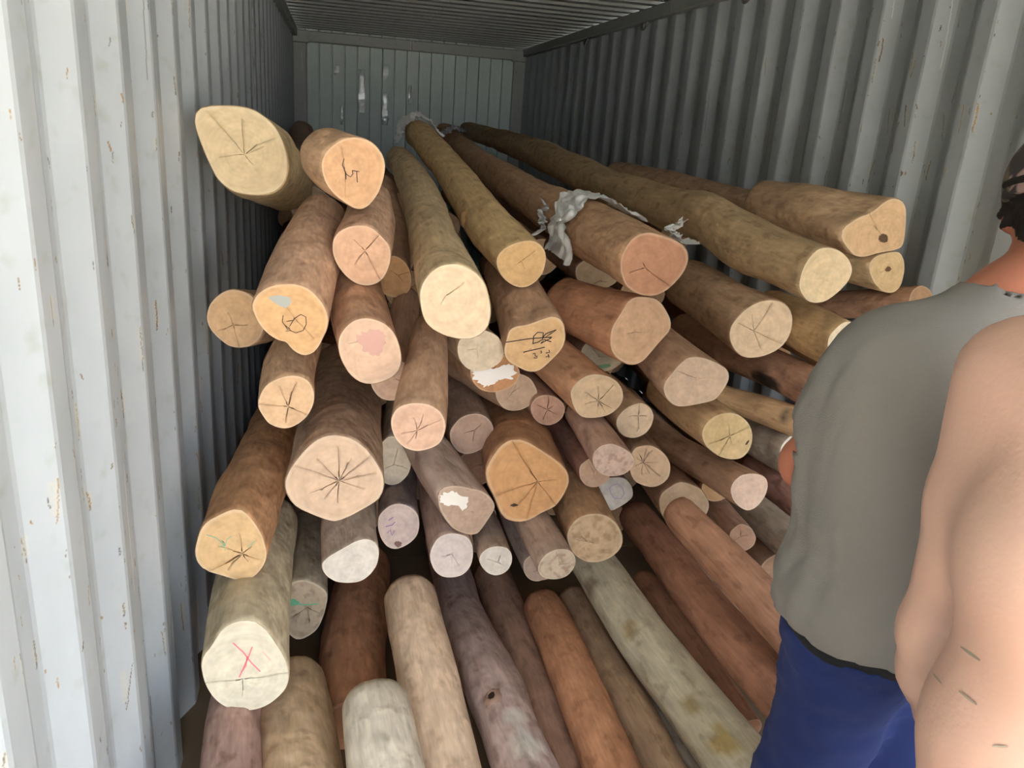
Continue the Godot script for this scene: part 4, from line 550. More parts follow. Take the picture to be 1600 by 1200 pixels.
func part(called: String, mesh: Mesh, mat: Material, parent: Node3D, label := "") -> MeshInstance3D:
	var o := MeshInstance3D.new()
	o.name = called
	o.mesh = mesh
	o.material_override = mat
	parent.add_child(o, true)
	if label != "":
		o.set_meta("label", label)
	return o

func structure(called: String, label: String, category: String) -> Node3D:
	var o := Node3D.new()
	o.name = called
	add_child(o, true)
	o.set_meta("kind", "structure")
	o.set_meta("label", label)
	o.set_meta("category", category)
	return o

func tint(c: Array) -> Color:
	return Color(c[0] / 255.0, c[1] / 255.0, c[2] / 255.0)

func plain(hex: String, rough := 0.7, metal := 0.0) -> StandardMaterial3D:
	var m := StandardMaterial3D.new()
	m.albedo_color = Color.html(hex)
	m.roughness = rough
	m.metallic = metal
	return m

func quad(st: SurfaceTool, a: int, b: int, c: int, d: int) -> void:
	st.add_index(a); st.add_index(b); st.add_index(c)
	st.add_index(a); st.add_index(c); st.add_index(d)

func box_mesh(size: Vector3, bevel := 0.0) -> Mesh:
	if bevel <= 0.0:
		var b := BoxMesh.new()
		b.size = size
		return b
	# box with chamfered long edges, extruded along its longest side
	var st := SurfaceTool.new()
	st.begin(Mesh.PRIMITIVE_TRIANGLES)
	st.set_smooth_group(-1)
	var axis := 0
	if size.y >= size.x and size.y >= size.z: axis = 1
	elif size.z >= size.x: axis = 2
	var h := size * 0.5
	var p := [h.y, h.z] if axis == 0 else ([h.z, h.x] if axis == 1 else [h.x, h.y])
	var l: float = h[axis]
	var pr := [Vector2(p[0], p[1] - bevel), Vector2(p[0] - bevel, p[1]), Vector2(-p[0] + bevel, p[1]), Vector2(-p[0], p[1] - bevel),
		Vector2(-p[0], -p[1] + bevel), Vector2(-p[0] + bevel, -p[1]), Vector2(p[0] - bevel, -p[1]), Vector2(p[0], -p[1] + bevel)]
	var mk := func(v: Vector2, t: float) -> Vector3:
		if axis == 0: return Vector3(t, v.x, v.y)
		if axis == 1: return Vector3(v.y, t, v.x)
		return Vector3(v.x, v.y, t)
	for i in 8:
		var a: Vector2 = pr[i]
		var b: Vector2 = pr[(i + 1) % 8]
		for v in [mk.call(a, -l), mk.call(b, l), mk.call(b, -l), mk.call(a, -l), mk.call(a, l), mk.call(b, l)]:
			st.add_vertex(v)
		for v in [mk.call(Vector2.ZERO, l), mk.call(b, l), mk.call(a, l), mk.call(Vector2.ZERO, -l), mk.call(a, -l), mk.call(b, -l)]:
			st.add_vertex(v)
	st.generate_normals()
	return st.commit()

func tube_mesh(pts: Array, r: float, n := 10, closed := false) -> Mesh:
	var st := SurfaceTool.new()
	st.begin(Mesh.PRIMITIVE_TRIANGLES)
	var c := pts.size()
	for i in c:
		var p: Vector3 = pts[i]
		var q: Vector3 = pts[(i + 1) % c] if closed or i < c - 1 else pts[i]
		var o: Vector3 = pts[(i - 1 + c) % c] if closed or i > 0 else pts[i]
		var t := (q - o).normalized()
		var u := t.cross(Vector3(0.13, 0.97, 0.21)).normalized()
		var v := t.cross(u)
		for j in n:
			var a := TAU * j / n
			st.add_vertex(p + (u * cos(a) + v * sin(a)) * r)
	for i in (c if closed else c - 1):
		for j in n:
			var i2 := (i + 1) % c
			quad(st, i * n + j, i * n + (j + 1) % n, i2 * n + (j + 1) % n, i2 * n + j)
	st.generate_normals()
	return st.commit()

# ------------------------------------------------------------------ textures
func noise_image(w: int, h: int, freq: float, seed_: int, oct := 4, kind := FastNoiseLite.TYPE_SIMPLEX_SMOOTH) -> Image:
	var n := FastNoiseLite.new()
	n.noise_type = kind
	n.seed = seed_
	n.frequency = freq
	n.fractal_octaves = oct
	return n.get_seamless_image(w, h)

func make_paint(base: Color, seed_: int, rust: int) -> ImageTexture:
	# grey-white container paint: faint grime, rust chips with runs, scratches
	var w := 512
	var h := 1024
	var img := noise_image(w, h, 0.012, seed_, 5)
	img.convert(Image.FORMAT_RGB8)
	img.adjust_bcs(1.0, 0.10, 1.0)
	var grime := noise_image(w, h, 0.03, seed_ + 7, 3)
	for y in h:
		for x in w:
			var v := img.get_pixel(x, y).r - 0.5
			var g := grime.get_pixel(x, y).r
			var k := 1.0 + v * 0.35 - maxf(0.0, g - 0.70) * 0.22
			img.set_pixel(x, y, Color(base.r * k, base.g * k, base.b * (k - maxf(0.0, g - 0.7) * 0.12)))
	var rg := RandomNumberGenerator.new()
	rg.seed = seed_
	for i in rust:
		var x := rg.randf() * w
		if rg.randf() < 0.6:   # most chips sit on the folds
			var edges := [0.072, 0.149, 0.219, 0.296]
			x = (edges[rg.randi() % 4] / 0.296 + rg.randi() % 4) * 0.25 * w + rg.randf_range(-2.5, 2.5)
		var y := pow(rg.randf(), 0.8) * h
		var ln := rg.randf_range(2.0, 9.0)
		if rg.randf() < 0.18: ln = rg.randf_range(12.0, 42.0)
		var wd := 1.0 if rg.randf() < 0.7 else 2.0
		var c := Color(0.22, 0.17, 0.13).lerp(Color(0.62, 0.42, 0.2), rg.randf())
		if rg.randf() < 0.35: c = Color(0.3, 0.3, 0.29)
		var dx := rg.randf_range(-0.25, 0.25)
		for s in int(ln):
			x += dx + rg.randf_range(-0.4, 0.4)
			var yy := int(y + s)
			if yy >= h: break
			for q in int(wd):
				var xx := posmod(int(x) + q, w)
				if rg.randf() < 0.85:
					img.set_pixel(xx, yy, img.get_pixel(xx, yy).lerp(c, rg.randf_range(0.5, 0.95)))
		if ln > 12.0:
			for s in int(ln * 0.8):
				var yy := int(y + s)
				if yy >= h: break
				for q in range(-3, 4):
					var xx := posmod(int(x) + q, w)
					img.set_pixel(xx, yy, img.get_pixel(xx, yy).lerp(Color(0.85, 0.78, 0.62), rg.randf_range(0.0, 0.35)))
	for i in 10:   # long pale scratches
		var x := rg.randf() * w
		var y := rg.randf() * h
		for s in rg.randi_range(30, 140):
			x += rg.randf_range(-0.15, 0.2)
			var yy := int(y + s)
			if yy < h:
				img.set_pixel(posmod(int(x), w), yy, Color(0.9, 0.9, 0.88) if i % 2 == 0 else Color(0.45, 0.45, 0.43))
	img.generate_mipmaps()
	return ImageTexture.create_from_image(img)

func make_wood(seed_: int) -> ImageTexture:
	# debarked surface: fine lengthwise grain and short drawknife marks, brown bast left in flecks
	var w := 512
	var h := 512
	var grain := noise_image(w, h, 0.02, seed_, 4)
	var fine := noise_image(w, h, 0.11, seed_ + 3, 3)
	var fleck := noise_image(w, h, 0.022, seed_ + 9, 4, FastNoiseLite.TYPE_PERLIN)
	var img := Image.create(w, h, false, Image.FORMAT_RGB8)
	for y in h:
		for x in w:
			var g := grain.get_pixel((x * 3) % w, y).r - 0.5
			var f := fine.get_pixel((x * 2) % w, (y / 2) % h).r - 0.5
			var b := fleck.get_pixel(x, (y * 2) % h).r
			var k := 0.95 + g * 0.12 + f * 0.06
			var d := smoothstep(0.58, 0.9, b) * 0.13
			img.set_pixel(x, y, Color(clampf(k - d * 0.85, 0, 1), clampf(k - d, 0, 1), clampf(k - d * 1.1, 0, 1)))
	img.generate_mipmaps()
	return ImageTexture.create_from_image(img)

func make_rings(seed_: int) -> ImageTexture:
	# u runs from the pith outwards, v runs round the log
	var w := 512
	var h := 256
	var n1 := noise_image(w, h, 0.02, seed_, 3)
	var n2 := noise_image(w, h, 0.09, seed_ + 1, 3)
	var img := Image.create(w, h, false, Image.FORMAT_RGB8)
	for y in h:
		for x in w:
			var wob := (n1.get_pixel(x / 2, y).r - 0.5) * 14.0
			var r := sin((x + wob) * 0.19) * 0.5 + sin((x + wob) * 0.071 + 1.0) * 0.5
			var ray := n2.get_pixel(x / 6, y).r - 0.5
			var sp := n2.get_pixel((x * 2) % w, (y * 2) % h).r - 0.5
			var k := 0.965 + r * 0.012 + ray * 0.055 + sp * 0.035
			img.set_pixel(x, y, Color(clampf(k, 0, 1), clampf(k - maxf(0, -r) * 0.012, 0, 1), clampf(k - maxf(0, -r) * 0.03, 0, 1)))
	img.generate_mipmaps()
	return ImageTexture.create_from_image(img)

func normal_of(freq: float, seed_: int, strength: float, w := 256) -> ImageTexture:
	var img := noise_image(w, w, freq, seed_, 4)
	img.convert(Image.FORMAT_RGBA8)
	img.bump_map_to_normal_map(strength)
	img.generate_mipmaps()
	return ImageTexture.create_from_image(img)

func dents() -> ImageTexture:
	# shallow facets left by the drawknife
	var img := noise_image(512, 512, 0.018, 21, 3)
	var cells := noise_image(512, 512, 0.03, 5, 1, FastNoiseLite.TYPE_CELLULAR)
	cells.convert(Image.FORMAT_RGBA8)
	img.convert(Image.FORMAT_RGBA8)
	for y in 512:
		for x in 512:
			var v := img.get_pixel(x, y).r * 0.8 + cells.get_pixel(x, (y * 2) % 512).r * 0.2
			img.set_pixel(x, y, Color(v, v, v))
	img.bump_map_to_normal_map(7.0)
	img.generate_mipmaps()
	return ImageTexture.create_from_image(img)

# ------------------------------------------------------------------ logs
func radius_at(radii: Array, a: float) -> float:
	var n := radii.size()
	var t := fposmod(a / TAU, 1.0) * n
	var i := int(t)
	var f := t - i
	var r0: float = radii[(i - 1 + n) % n]
	var r1: float = radii[i % n]
	var r2: float = radii[(i + 1) % n]
	var r3: float = radii[(i + 2) % n]
	return cubic_interpolate(r1, r2, r0, r3, f)

func outline_from(radii: Array, pith: Vector2, a: float) -> float:
	# distance from the pith to the outline in direction a (outline given as radii about the centre)
	var d := Vector2(cos(a), sin(a))
	var lo := 0.0
	var hi := 0.45
	for i in 22:
		var m := (lo + hi) * 0.5
		var p := pith + d * m
		if p.length() < radius_at(radii, p.angle()): lo = m
		else: hi = m
	return lo

func trunk_mesh(d: Dictionary, fu: Vector3, fv: Vector3, seed_: int) -> Mesh:
	var ax: Array = d.axis
	var n := ax.size() / 4
	var p: Array[Vector3] = []
	var r: Array[float] = []
	for i in n:
		p.append(Vector3(ax[i * 4], ax[i * 4 + 1], ax[i * 4 + 2]))
		r.append(ax[i * 4 + 3])
	var cum := [0.0]
	for i in n - 1: cum.append(cum[i] + p[i].distance_to(p[i + 1]))
	var total: float = cum[n - 1]
	var steps: Array[float] = [0.0, 0.004, 0.02]
	var m := clampi(int(total / 0.02), 10, 120)
	for i in range(1, m + 1):
		var s := total * i / m
		if s > 0.03: steps.append(s)
	var st := SurfaceTool.new()
	st.begin(Mesh.PRIMITIVE_TRIANGLES)
	st.set_smooth_group(0)
	var N := 40
	var side: Color = tint(d.side).srgb_to_linear()
	var off := Vector3(seed_ * 3.7, seed_ * 1.3, seed_ * 2.1)
	var rows := steps.size()
	var last_c := Vector3.ZERO
	for k in rows:
		var s: float = steps[k]
		var i := 0
		while i < n - 2 and cum[i + 1] < s: i += 1
		var f := clampf((s - cum[i]) / maxf(cum[i + 1] - cum[i], 0.001), 0, 1)
		var a0: Vector3 = p[maxi(i - 1, 0)] if i > 0 else p[0] * 2.0 - p[1]
		var a3: Vector3 = p[i + 2] if i + 2 < n else p[n - 1] * 2.0 - p[n - 2]
		var c := p[i].cubic_interpolate(p[i + 1], a0, a3, f) if i > 0 else p[i].lerp(p[i + 1], f).lerp(p[i].cubic_interpolate(p[i + 1], a0, a3, f), smoothstep(0.0, 0.5, f))
		last_c = c
		var t := (p[i + 1] - p[i]).normalized()
		if f > 0.5 and i + 2 < n: t = t.lerp((p[i + 2] - p[i + 1]).normalized(), f - 0.5).normalized()
		elif f < 0.5 and i > 0: t = t.lerp((p[i] - p[i - 1]).normalized(), 0.5 - f).normalized()
		var nn := -t
		var u := Vector3.UP.cross(nn).normalized()
		var v := nn.cross(u)
		var rr := lerpf(r[i], r[i + 1], f)
		var w := 1.0 - smoothstep(0.0, 0.30, s)
		var shrink := 0.972 if k == 0 else 1.0
		var back := smoothstep(total - 0.03, total, s)
		for j in N + 1:
			var a := TAU * j / N
			var dir := u * cos(a) + v * sin(a)
			var q := Vector3(cos(a) * 0.9, sin(a) * 0.9, s * 2.2) + off
			var bump := 0.975 + noise_a.get_noise_3dv(q * 0.9) * (0.07 if total < 1.5 else 0.15) + noise_b.get_noise_3dv(q * 2.4) * 0.032
			var o := dir * (rr * bump * (1.0 - 0.12 * back * back))
			if w > 0.0:
				var fr := radius_at(d.end, a)
				o = o.lerp((fu * cos(a) + fv * sin(a)) * fr, w) * shrink
			var pos := c + o
			# small even mottling of the wood, the same all round the log
			var mottle := noise_a.get_noise_3dv(pos * 15.0 + off)
			var col := side * (1.0 + mottle * 0.27)
			if d.has("stains"):
				for sn in d.stains:
					var at := Vector3(sn.at[0], sn.at[1], sn.at[2])
					var dd: float = pos.distance_to(at) / sn.r + noise_b.get_noise_3dv(pos * 14.0) * 0.5
					if dd < 1.0: col = col.lerp(tint(sn.colour).srgb_to_linear(), smoothstep(1.0, 0.5, dd) * 0.95)
			col.a = 1.0
			st.set_color(col)
			st.set_uv(Vector2(float(j) / N * 1.0 + seed_ * 0.37, s * 0.9 + seed_ * 0.61))
			st.add_vertex(pos)
	for k in rows - 1:
		for j in N:
			quad(st, k * (N + 1) + j, k * (N + 1) + j + 1, (k + 1) * (N + 1) + j + 1, (k + 1) * (N + 1) + j)
	st.set_color(side)
	st.set_uv(Vector2.ZERO)
	st.add_vertex(last_c)
	var cap := rows * (N + 1)
	for j in N:
		st.add_index((rows - 1) * (N + 1) + j); st.add_index((rows - 1) * (N + 1) + j + 1); st.add_index(cap)
	st.generate_normals()
	return st.commit()

func face_mesh(d: Dictionary, c: Vector3, nn: Vector3, fu: Vector3, fv: Vector3, seed_: int) -> Mesh:
	# the sawn end as a polar mesh round the pith; every drying crack is a V-shaped cleft 15 to 40 mm deep
	var pith := Vector2(d.pith[0], d.pith[1])
	var cols := []
	var ck: Array = d.cracks
	for i in ck.size() / 3:
		cols.append([fposmod(ck[i * 3], TAU), ck[i * 3 + 1], ck[i * 3 + 2]])
	for i in 56:
		var a := TAU * i / 56.0
		var ok := true
		for e in cols:
			if e[2] > 0.0 and absf(angle_difference(a, e[0])) < 0.05: ok = false
		if ok: cols.append([a, 0.0, 0.0])
	cols.sort_custom(func(x, y): return x[0] < y[0])
	var rings := [0.0, 0.05, 0.1, 0.16, 0.23, 0.3, 0.37, 0.44, 0.51, 0.58, 0.65, 0.72, 0.79, 0.86, 0.92, 0.965, 1.0]
	var face: Color = tint(d.face).srgb_to_linear()
	var st := SurfaceTool.new()
	st.begin(Mesh.PRIMITIVE_TRIANGLES)
	st.set_smooth_group(0)
	var K := rings.size()
	var rg := RandomNumberGenerator.new()
	rg.seed = 77 + seed_
	var blot := Vector2(seed_ * 1.9, seed_ * 0.7)
	for e in cols:
		var a: float = e[0]
		var R := outline_from(d.end, pith, a) * 0.974
		var dir := Vector2(cos(a), sin(a))
		var tan := Vector2(-dir.y, dir.x)
		var wob := 0.0
		for k in K:
			var t: float = rings[k]
			var dist := t * R
			var w := 0.0
			if e[2] > 0.0 and dist < e[1]:
				w = e[2] * pow(1.0 - dist / e[1], 0.6)
				wob += rg.randf_range(-1, 1) * 0.012 * R
			var p2 := pith + dir * dist + tan * (wob * sin(PI * minf(t * 1.2, 1.0)))
			var z := 0.0
			if k == 0: z = -0.004 if ck.size() > 0 else 0.0
			for q in 3:
				var pp := p2 + tan * (w * 0.5 * (q - 1))
				var zz := z
				if q == 1 and w > 0.0: zz -= clampf(w * 22.0, 0.01, 0.07)
				var nb := noise_a.get_noise_2d(pp.x * 22 + blot.x, pp.y * 22 + blot.y)
				var nf := noise_b.get_noise_2d(pp.x * 60 + blot.y, pp.y * 60 + blot.x)
				var col := face * (1.0 + nb * 0.16 + nf * 0.10)
				if d.has("specks"):
					col = col.lerp(tint(d.specks).srgb_to_linear(), smoothstep(0.12, 0.34, noise_b.get_noise_2d(pp.x * 34 + 5, pp.y * 34 + blot.x)) * 0.5)
				if k >= K - 2: col = col.lerp(Color(0.80, 0.68, 0.50), 0.28)
				col.a = 1.0
				st.set_color(col)
				st.set_uv(Vector2(dist * 5.0 + seed_ * 0.13, a / TAU + seed_ * 0.29))
				st.add_vertex(c + fu * pp.x + fv * pp.y + nn * (zz + 0.0004))
	var C := cols.size()
	for i in C:
		var i2 := (i + 1) % C
		for k in K - 1:
			var b := (i * K + k) * 3
			var b2 := b + 3
			var o := (i2 * K + k) * 3
			quad(st, b + 2, b2 + 2, o + 3, o)
			if cols[i][2] > 0.0:
				quad(st, b, b2, b2 + 1, b + 1)
				quad(st, b + 1, b2 + 1, b2 + 2, b + 2)
	st.generate_normals()
	return st.commit()

func stroke_mesh(strokes: Array, w: float, c: Vector3, nn: Vector3, fu: Vector3, fv: Vector3) -> Mesh:
	var st := SurfaceTool.new()
	st.begin(Mesh.PRIMITIVE_TRIANGLES)
	st.set_smooth_group(0)
	var base := 0
	for s in strokes:
		var pts: Array[Vector2] = []
		for i in s.size() / 2: pts.append(Vector2(s[i * 2], s[i * 2 + 1]))
		for i in pts.size():
			var t := (pts[mini(i + 1, pts.size() - 1)] - pts[maxi(i - 1, 0)]).normalized()
			var nrm := Vector2(-t.y, t.x) * w * 0.5
			for q in [-1.0, 1.0]:
				var p: Vector2 = pts[i] + nrm * q
				st.add_vertex(c + fu * p.x + fv * p.y + nn * 0.0016)
		for i in pts.size() - 1:
			quad(st, base + i * 2, base + i * 2 + 1, base + i * 2 + 3, base + i * 2 + 2)
		base += pts.size() * 2
	st.generate_normals()
	return st.commit()

func patch_mesh(s: Array, ragged: bool, seed_: int, c: Vector3, nn: Vector3, fu: Vector3, fv: Vector3) -> Mesh:
	# a thin film with an uneven edge
	var pts := PackedVector2Array()
	for i in s.size() / 2: pts.append(Vector2(s[i * 2], s[i * 2 + 1]))
	var dense := PackedVector2Array()
	var cen := Vector2.ZERO
	for q in pts: cen += q / pts.size()
	for i in pts.size():
		for k in 5:
			var q := pts[i].cubic_interpolate(pts[(i + 1) % pts.size()], pts[(i - 1 + pts.size()) % pts.size()], pts[(i + 2) % pts.size()], k / 5.0)
			var g := noise_b.get_noise_2d(q.x * 300 + seed_, q.y * 300) * (0.35 if ragged else 0.1)
			dense.append(cen + (q - cen) * (1.0 + g))
	var st := SurfaceTool.new()
	st.begin(Mesh.PRIMITIVE_TRIANGLES)
	st.set_smooth_group(-1)
	var n := dense.size()
	for i in n:
		var a := dense[i]
		var b := dense[(i + 1) % n]
		var cl: Array[Vector3] = [c + fu * cen.x + fv * cen.y + nn * 0.0016, c + fu * a.x + fv * a.y + nn * 0.0012, c + fu * b.x + fv * b.y + nn * 0.0012]
		for v in [cl[0], cl[2], cl[1]]: st.add_vertex(v)
	st.generate_normals()
	return st.commit()

func knot_mesh(at: Vector3, outward: Vector3, r: float, core := false) -> Mesh:
	# a raised collar; the core disc paints the shade of a deep hole
	var u := outward.cross(Vector3(0.3, 0.9, 0.2)).normalized()
	var v := outward.cross(u)
	var prof := [[2.6, -0.5], [1.9, 0.25], [1.45, 0.5], [1.1, 0.5], [0.95, 0.36]] if not core else [[0.98, 0.34], [0.6, 0.38], [0.0, 0.3]]
	var st := SurfaceTool.new()
	st.begin(Mesh.PRIMITIVE_TRIANGLES)
	st.set_smooth_group(0)
	var N := 18
	for k in prof.size():
		for j in N:
			var a := TAU * j / N
			var w := 1.0 + noise_b.get_noise_2d(cos(a) * 3 + r * 900, sin(a) * 3) * 0.3
			st.add_vertex(at + (u * cos(a) + v * sin(a) * 0.72) * r * prof[k][0] * w + outward * r * prof[k][1])
	for k in prof.size() - 1:
		for j in N:
			quad(st, k * N + j, (k + 1) * N + j, (k + 1) * N + (j + 1) % N, k * N + (j + 1) % N)
	st.generate_normals()
	return st.commit()

func make_log(d: Dictionary, idx: int) -> void:
	var ax: Array = d.axis
	var c := Vector3(ax[0], ax[1], ax[2])
	var base := Vector3(c.x, c.y - ax[3], c.z)
	var t := thing("timber_log", d.label, "log", Vector3.ZERO, "debarked logs stacked in the container")
	var nn := Vector3(d.normal[0], d.normal[1], d.normal[2]).normalized()
	var fu := Vector3.UP.cross(nn).normalized()
	var fv := nn.cross(fu)
	part("trunk", trunk_mesh(d, fu, fv, idx), wood_mat, t)
	var f := part("cut_face", face_mesh(d, c, nn, fu, fv, idx), face_mat, t)
	if d.has("marks"):
		for mk in d.marks:
			var m := plain("ffffff", 0.85)
			m.albedo_color = tint(mk.colour)
			if mk.kind == "stroke":
				part(mk.name, stroke_mesh(mk.strokes, mk.width, c, nn, fu, fv), m, f, mk.label)
			else:
				if mk.kind == "blot":
					m.transparency = BaseMaterial3D.TRANSPARENCY_ALPHA
					m.albedo_color.a = 0.55
				part(mk.name, patch_mesh(mk.strokes[0], true, idx, c, nn, fu, fv), m, f, mk.label)
	if d.has("knots"):
		for kn in d.knots:
			var at := Vector3(kn[0], kn[1], kn[2])
			var out := Vector3(kn[4], kn[5], kn[6])
			var skin_faces: PackedVector3Array = t.get_child(0).mesh.get_faces()
			for q in range(0, skin_faces.size(), 3):
				var hit = Geometry3D.segment_intersects_triangle(Vector3(kn[0], kn[1], kn[2]) + out * 0.06, Vector3(kn[0], kn[1], kn[2]) - out * 0.05, skin_faces[q], skin_faces[q + 1], skin_faces[q + 2])
				if hit != null: at = hit
			var m := plain("ffffff", 0.85)
			m.albedo_color = tint(d.side) * Color(0.8, 0.74, 0.68)
			var k := part("knot", knot_mesh(at, out, kn[3]), m, t, "raised collar of the knot hole")
			part("painted_hole_shade", knot_mesh(at, out, kn[3], true), plain("3b2a1d", 0.9), k, "dark disc painted as the shade inside the knot hole")  # dark colour stands in for the shade of the hole

# ------------------------------------------------------------------ container
func sheet_mesh(profile: PackedVector2Array, y0: float, y1: float, thick: float, inward: float) -> Mesh:
	# vertical corrugated sheet: profile in (x, z), inner face towards inward * x, with an outer face behind it
	var st := SurfaceTool.new()
	st.begin(Mesh.PRIMITIVE_TRIANGLES)
	st.set_smooth_group(-1)
	var total := 0.0
	for i in profile.size() - 1: total += profile[i].distance_to(profile[i + 1])
	var run := 0.0
	var put := func(p: Vector2, y: float, u: float):
		st.set_uv(Vector2(u, 1.0 - y / ROOF))
		st.add_vertex(Vector3(p.x, y, p.y))
	for i in profile.size() - 1:
		var a := profile[i]
		var b := profile[i + 1]
		var ua := run / total
		run += a.distance_to(b)
		var ub := run / total
		var o := Vector2(-inward * thick, 0)
		for side in 2:
			var pa := a + o * side
			var pb := b + o * side
			put.call(pa, y0, ua); put.call(pb, y0, ub); put.call(pb, y1, ub)
			put.call(pa, y0, ua); put.call(pb, y1, ub); put.call(pa, y1, ua)
	st.generate_normals()
	return st.commit()

func wall_profile(x_in: float, depth: float, z0: float, count: int) -> PackedVector2Array:
	# z0: start of an inner flat; goes towards +z
	var p := PackedVector2Array()
	var e := 0.006
	for i in count:
		var z := z0 + i * RIB
		p.append(Vector2(x_in, z + e)); p.append(Vector2(x_in, z + 0.072 - e)); p.append(Vector2(x_in + depth * 0.06, z + 0.072 + e * 0.7))
		p.append(Vector2(x_in + depth * 0.94, z + 0.140 - e * 0.7)); p.append(Vector2(x_in + depth, z + 0.140 + e)); p.append(Vector2(x_in + depth, z + 0.210 - e))
		p.append(Vector2(x_in + depth * 0.94, z + 0.210 + e * 0.7)); p.append(Vector2(x_in + depth * 0.06, z + RIB - e * 0.7))
	p.append(Vector2(x_in, z0 + count * RIB + e))
	return p

func build_container() -> void:
	var mats := []
	var bump := normal_of(0.02, 5, 3.0)
	for i in 4:
		var m := StandardMaterial3D.new()
		m.albedo_texture = make_paint(Color(0.69, 0.715, 0.725), 40 + i * 13, 200 + i * 70)
		m.roughness = 0.42
		m.metallic_specular = 0.45
		m.normal_enabled = true
		m.normal_texture = bump
		m.normal_scale = 0.25
		mats.append(m)
	# bright slope centred at z = Z_BACK + 0.568 + i * RIB; the inner flat lies on its far side
	var start := Z_BACK + 0.568 + 0.104 - RIB * 3.0 + 0.139
	var left := structure("wall_left", "white corrugated steel wall scuffed with rust chips", "wall")
	var right := structure("wall_right", "pale grey corrugated steel wall behind the men", "wall")
	var panels := 11
	for i in panels:
		var z := start + i * RIB * 4.0
		if z > Z_DOOR: break
		var cnt := mini(4, int(ceil((Z_DOOR - z) / RIB)))
		part("corrugated_panel", sheet_mesh(wall_profile(X_LEFT, -0.036, z, cnt), 0.0, ROOF, 0.03, 1.0), mats[i % 4], left)
		part("corrugated_panel", sheet_mesh(wall_profile(X_RIGHT, 0.036, z, cnt), 0.0, ROOF, 0.03, -1.0), mats[(i + 2) % 4], right)
	var dull := StandardMaterial3D.new()
	dull.albedo_texture = mats[1].albedo_texture
	dull.uv1_triplanar = true
	dull.uv1_world_triplanar = true
	dull.uv1_scale = Vector3(0.5, 0.5, 0.5)
	dull.albedo_color = Color(0.95, 0.94, 0.90)
	dull.roughness = 0.5
	# end wall: narrow vertical corrugation
	var back := structure("wall_back", "ribbed steel end wall of the container", "wall")
	var wid := X_RIGHT - X_LEFT - 0.24
	var np := 17
	var pw := wid / np
	var end_mat := StandardMaterial3D.new()
	end_mat.albedo_texture = make_paint(Color(0.80, 0.86, 0.84), 97, 120)
	end_mat.roughness = 0.45
	for i in np:
		# each rib: a flat between two deep narrow grooves, every second one set back a little
		var x := X_LEFT + 0.12 + i * pw
		var back_by := 0.0 if i % 2 == 0 else -0.010
		var pr := PackedVector2Array()
		for q in [Vector2(-0.035, 0.0), Vector2(-0.035, 0.005), Vector2(back_by, 0.011), Vector2(back_by, pw - 0.006), Vector2(-0.035, pw - 0.001), Vector2(-0.035, pw)]:
			pr.append(Vector2(Z_BACK + q.x, -(x + q.y)))
		var sm := part("end_panel", sheet_mesh(pr, 0.0, ROOF + 0.04, 0.03, 1.0), end_mat, back)
		# profile is (z, -x): swing it into place
		sm.transform = Transform3D(Basis(Vector3(0, 0, 1), Vector3(0, 1, 0), Vector3(-1, 0, 0)), Vector3.ZERO)
	for s in [0, 1]:
		var pl := part("corner_post", box_mesh(Vector3(0.125, ROOF, 0.14), 0.006), dull, back)
		pl.position = Vector3(X_LEFT + 0.06 if s == 0 else X_RIGHT - 0.06, ROOF / 2, Z_BACK - 0.05)
		var gs := part("corner_gusset", box_mesh(Vector3(0.15, 0.11, 0.06), 0.006), dull, back)
		gs.position = Vector3(X_LEFT + 0.075 if s == 0 else X_RIGHT - 0.075, ROOF - 0.075, Z_BACK + 0.04)
	var hd := part("header_beam", box_mesh(Vector3(X_RIGHT - X_LEFT - 0.28, 0.10, 0.07), 0.008), dull, back)
	hd.position = Vector3((X_LEFT + X_RIGHT) / 2, ROOF - 0.07, Z_BACK + 0.035)
	var plate := part("outer_plate", box_mesh(Vector3(X_RIGHT - X_LEFT + 0.1, ROOF + 0.1, 0.02)), dull, back)
	plate.position = Vector3((X_LEFT + X_RIGHT) / 2, ROOF / 2, Z_BACK - 0.13)
	# ceiling: cross ribs
	var ceil := structure("ceiling", "ribbed steel container roof with cross corrugations", "ceiling")
	var rp := 0.209
	var zz := Z_BACK - 0.16
	var cp := 0
	while zz < Z_DOOR:
		var st := SurfaceTool.new()
		st.begin(Mesh.PRIMITIVE_TRIANGLES)
		st.set_smooth_group(-1)
		var pr := []
		for i in 6:
			var z := zz + i * rp
			pr.append_array([Vector2(z, ROOF), Vector2(z + 0.09, ROOF), Vector2(z + 0.104, ROOF + 0.02), Vector2(z + 0.195, ROOF + 0.02)])
		pr.append(Vector2(zz + 6 * rp, ROOF))
		for i in pr.size() - 1:
			for side in 2:
				var o := 0.03 * side
				var a := Vector3(X_LEFT - 0.04, pr[i].y + o, pr[i].x)
				var b := Vector3(X_LEFT - 0.04, pr[i + 1].y + o, pr[i + 1].x)
				var c2 := Vector3(X_RIGHT + 0.04, pr[i + 1].y + o, pr[i + 1].x)
				var d2 := Vector3(X_RIGHT + 0.04, pr[i].y + o, pr[i].x)
				for v in [a, b, c2, a, c2, d2]: st.add_vertex(v)
		st.generate_normals()
		part("roof_panel", st.commit(), dull, ceil)
		zz += 6 * rp
		cp += 1
	# floor
	var floor_ := structure("floor", "plywood container floor under the logs", "floor")
	var ply := plain("7d6a52", 0.85)
	var plank := box_mesh(Vector3(X_RIGHT - X_LEFT + 0.07, 0.05, 1.2), 0.004)
	for i in 10:
		var pl := part("plywood_sheet", plank, ply, floor_)
		pl.position = Vector3((X_LEFT + X_RIGHT) / 2, -0.025, Z_BACK + 0.57 + i * 1.203)
	# top rails with lashing rings
	var rail_l := structure("trim_1", "steel top rail over the white wall", "rail")
	var rail_r := structure("trim_2", "steel top rail with lashing rings over the wall behind the men", "rail")
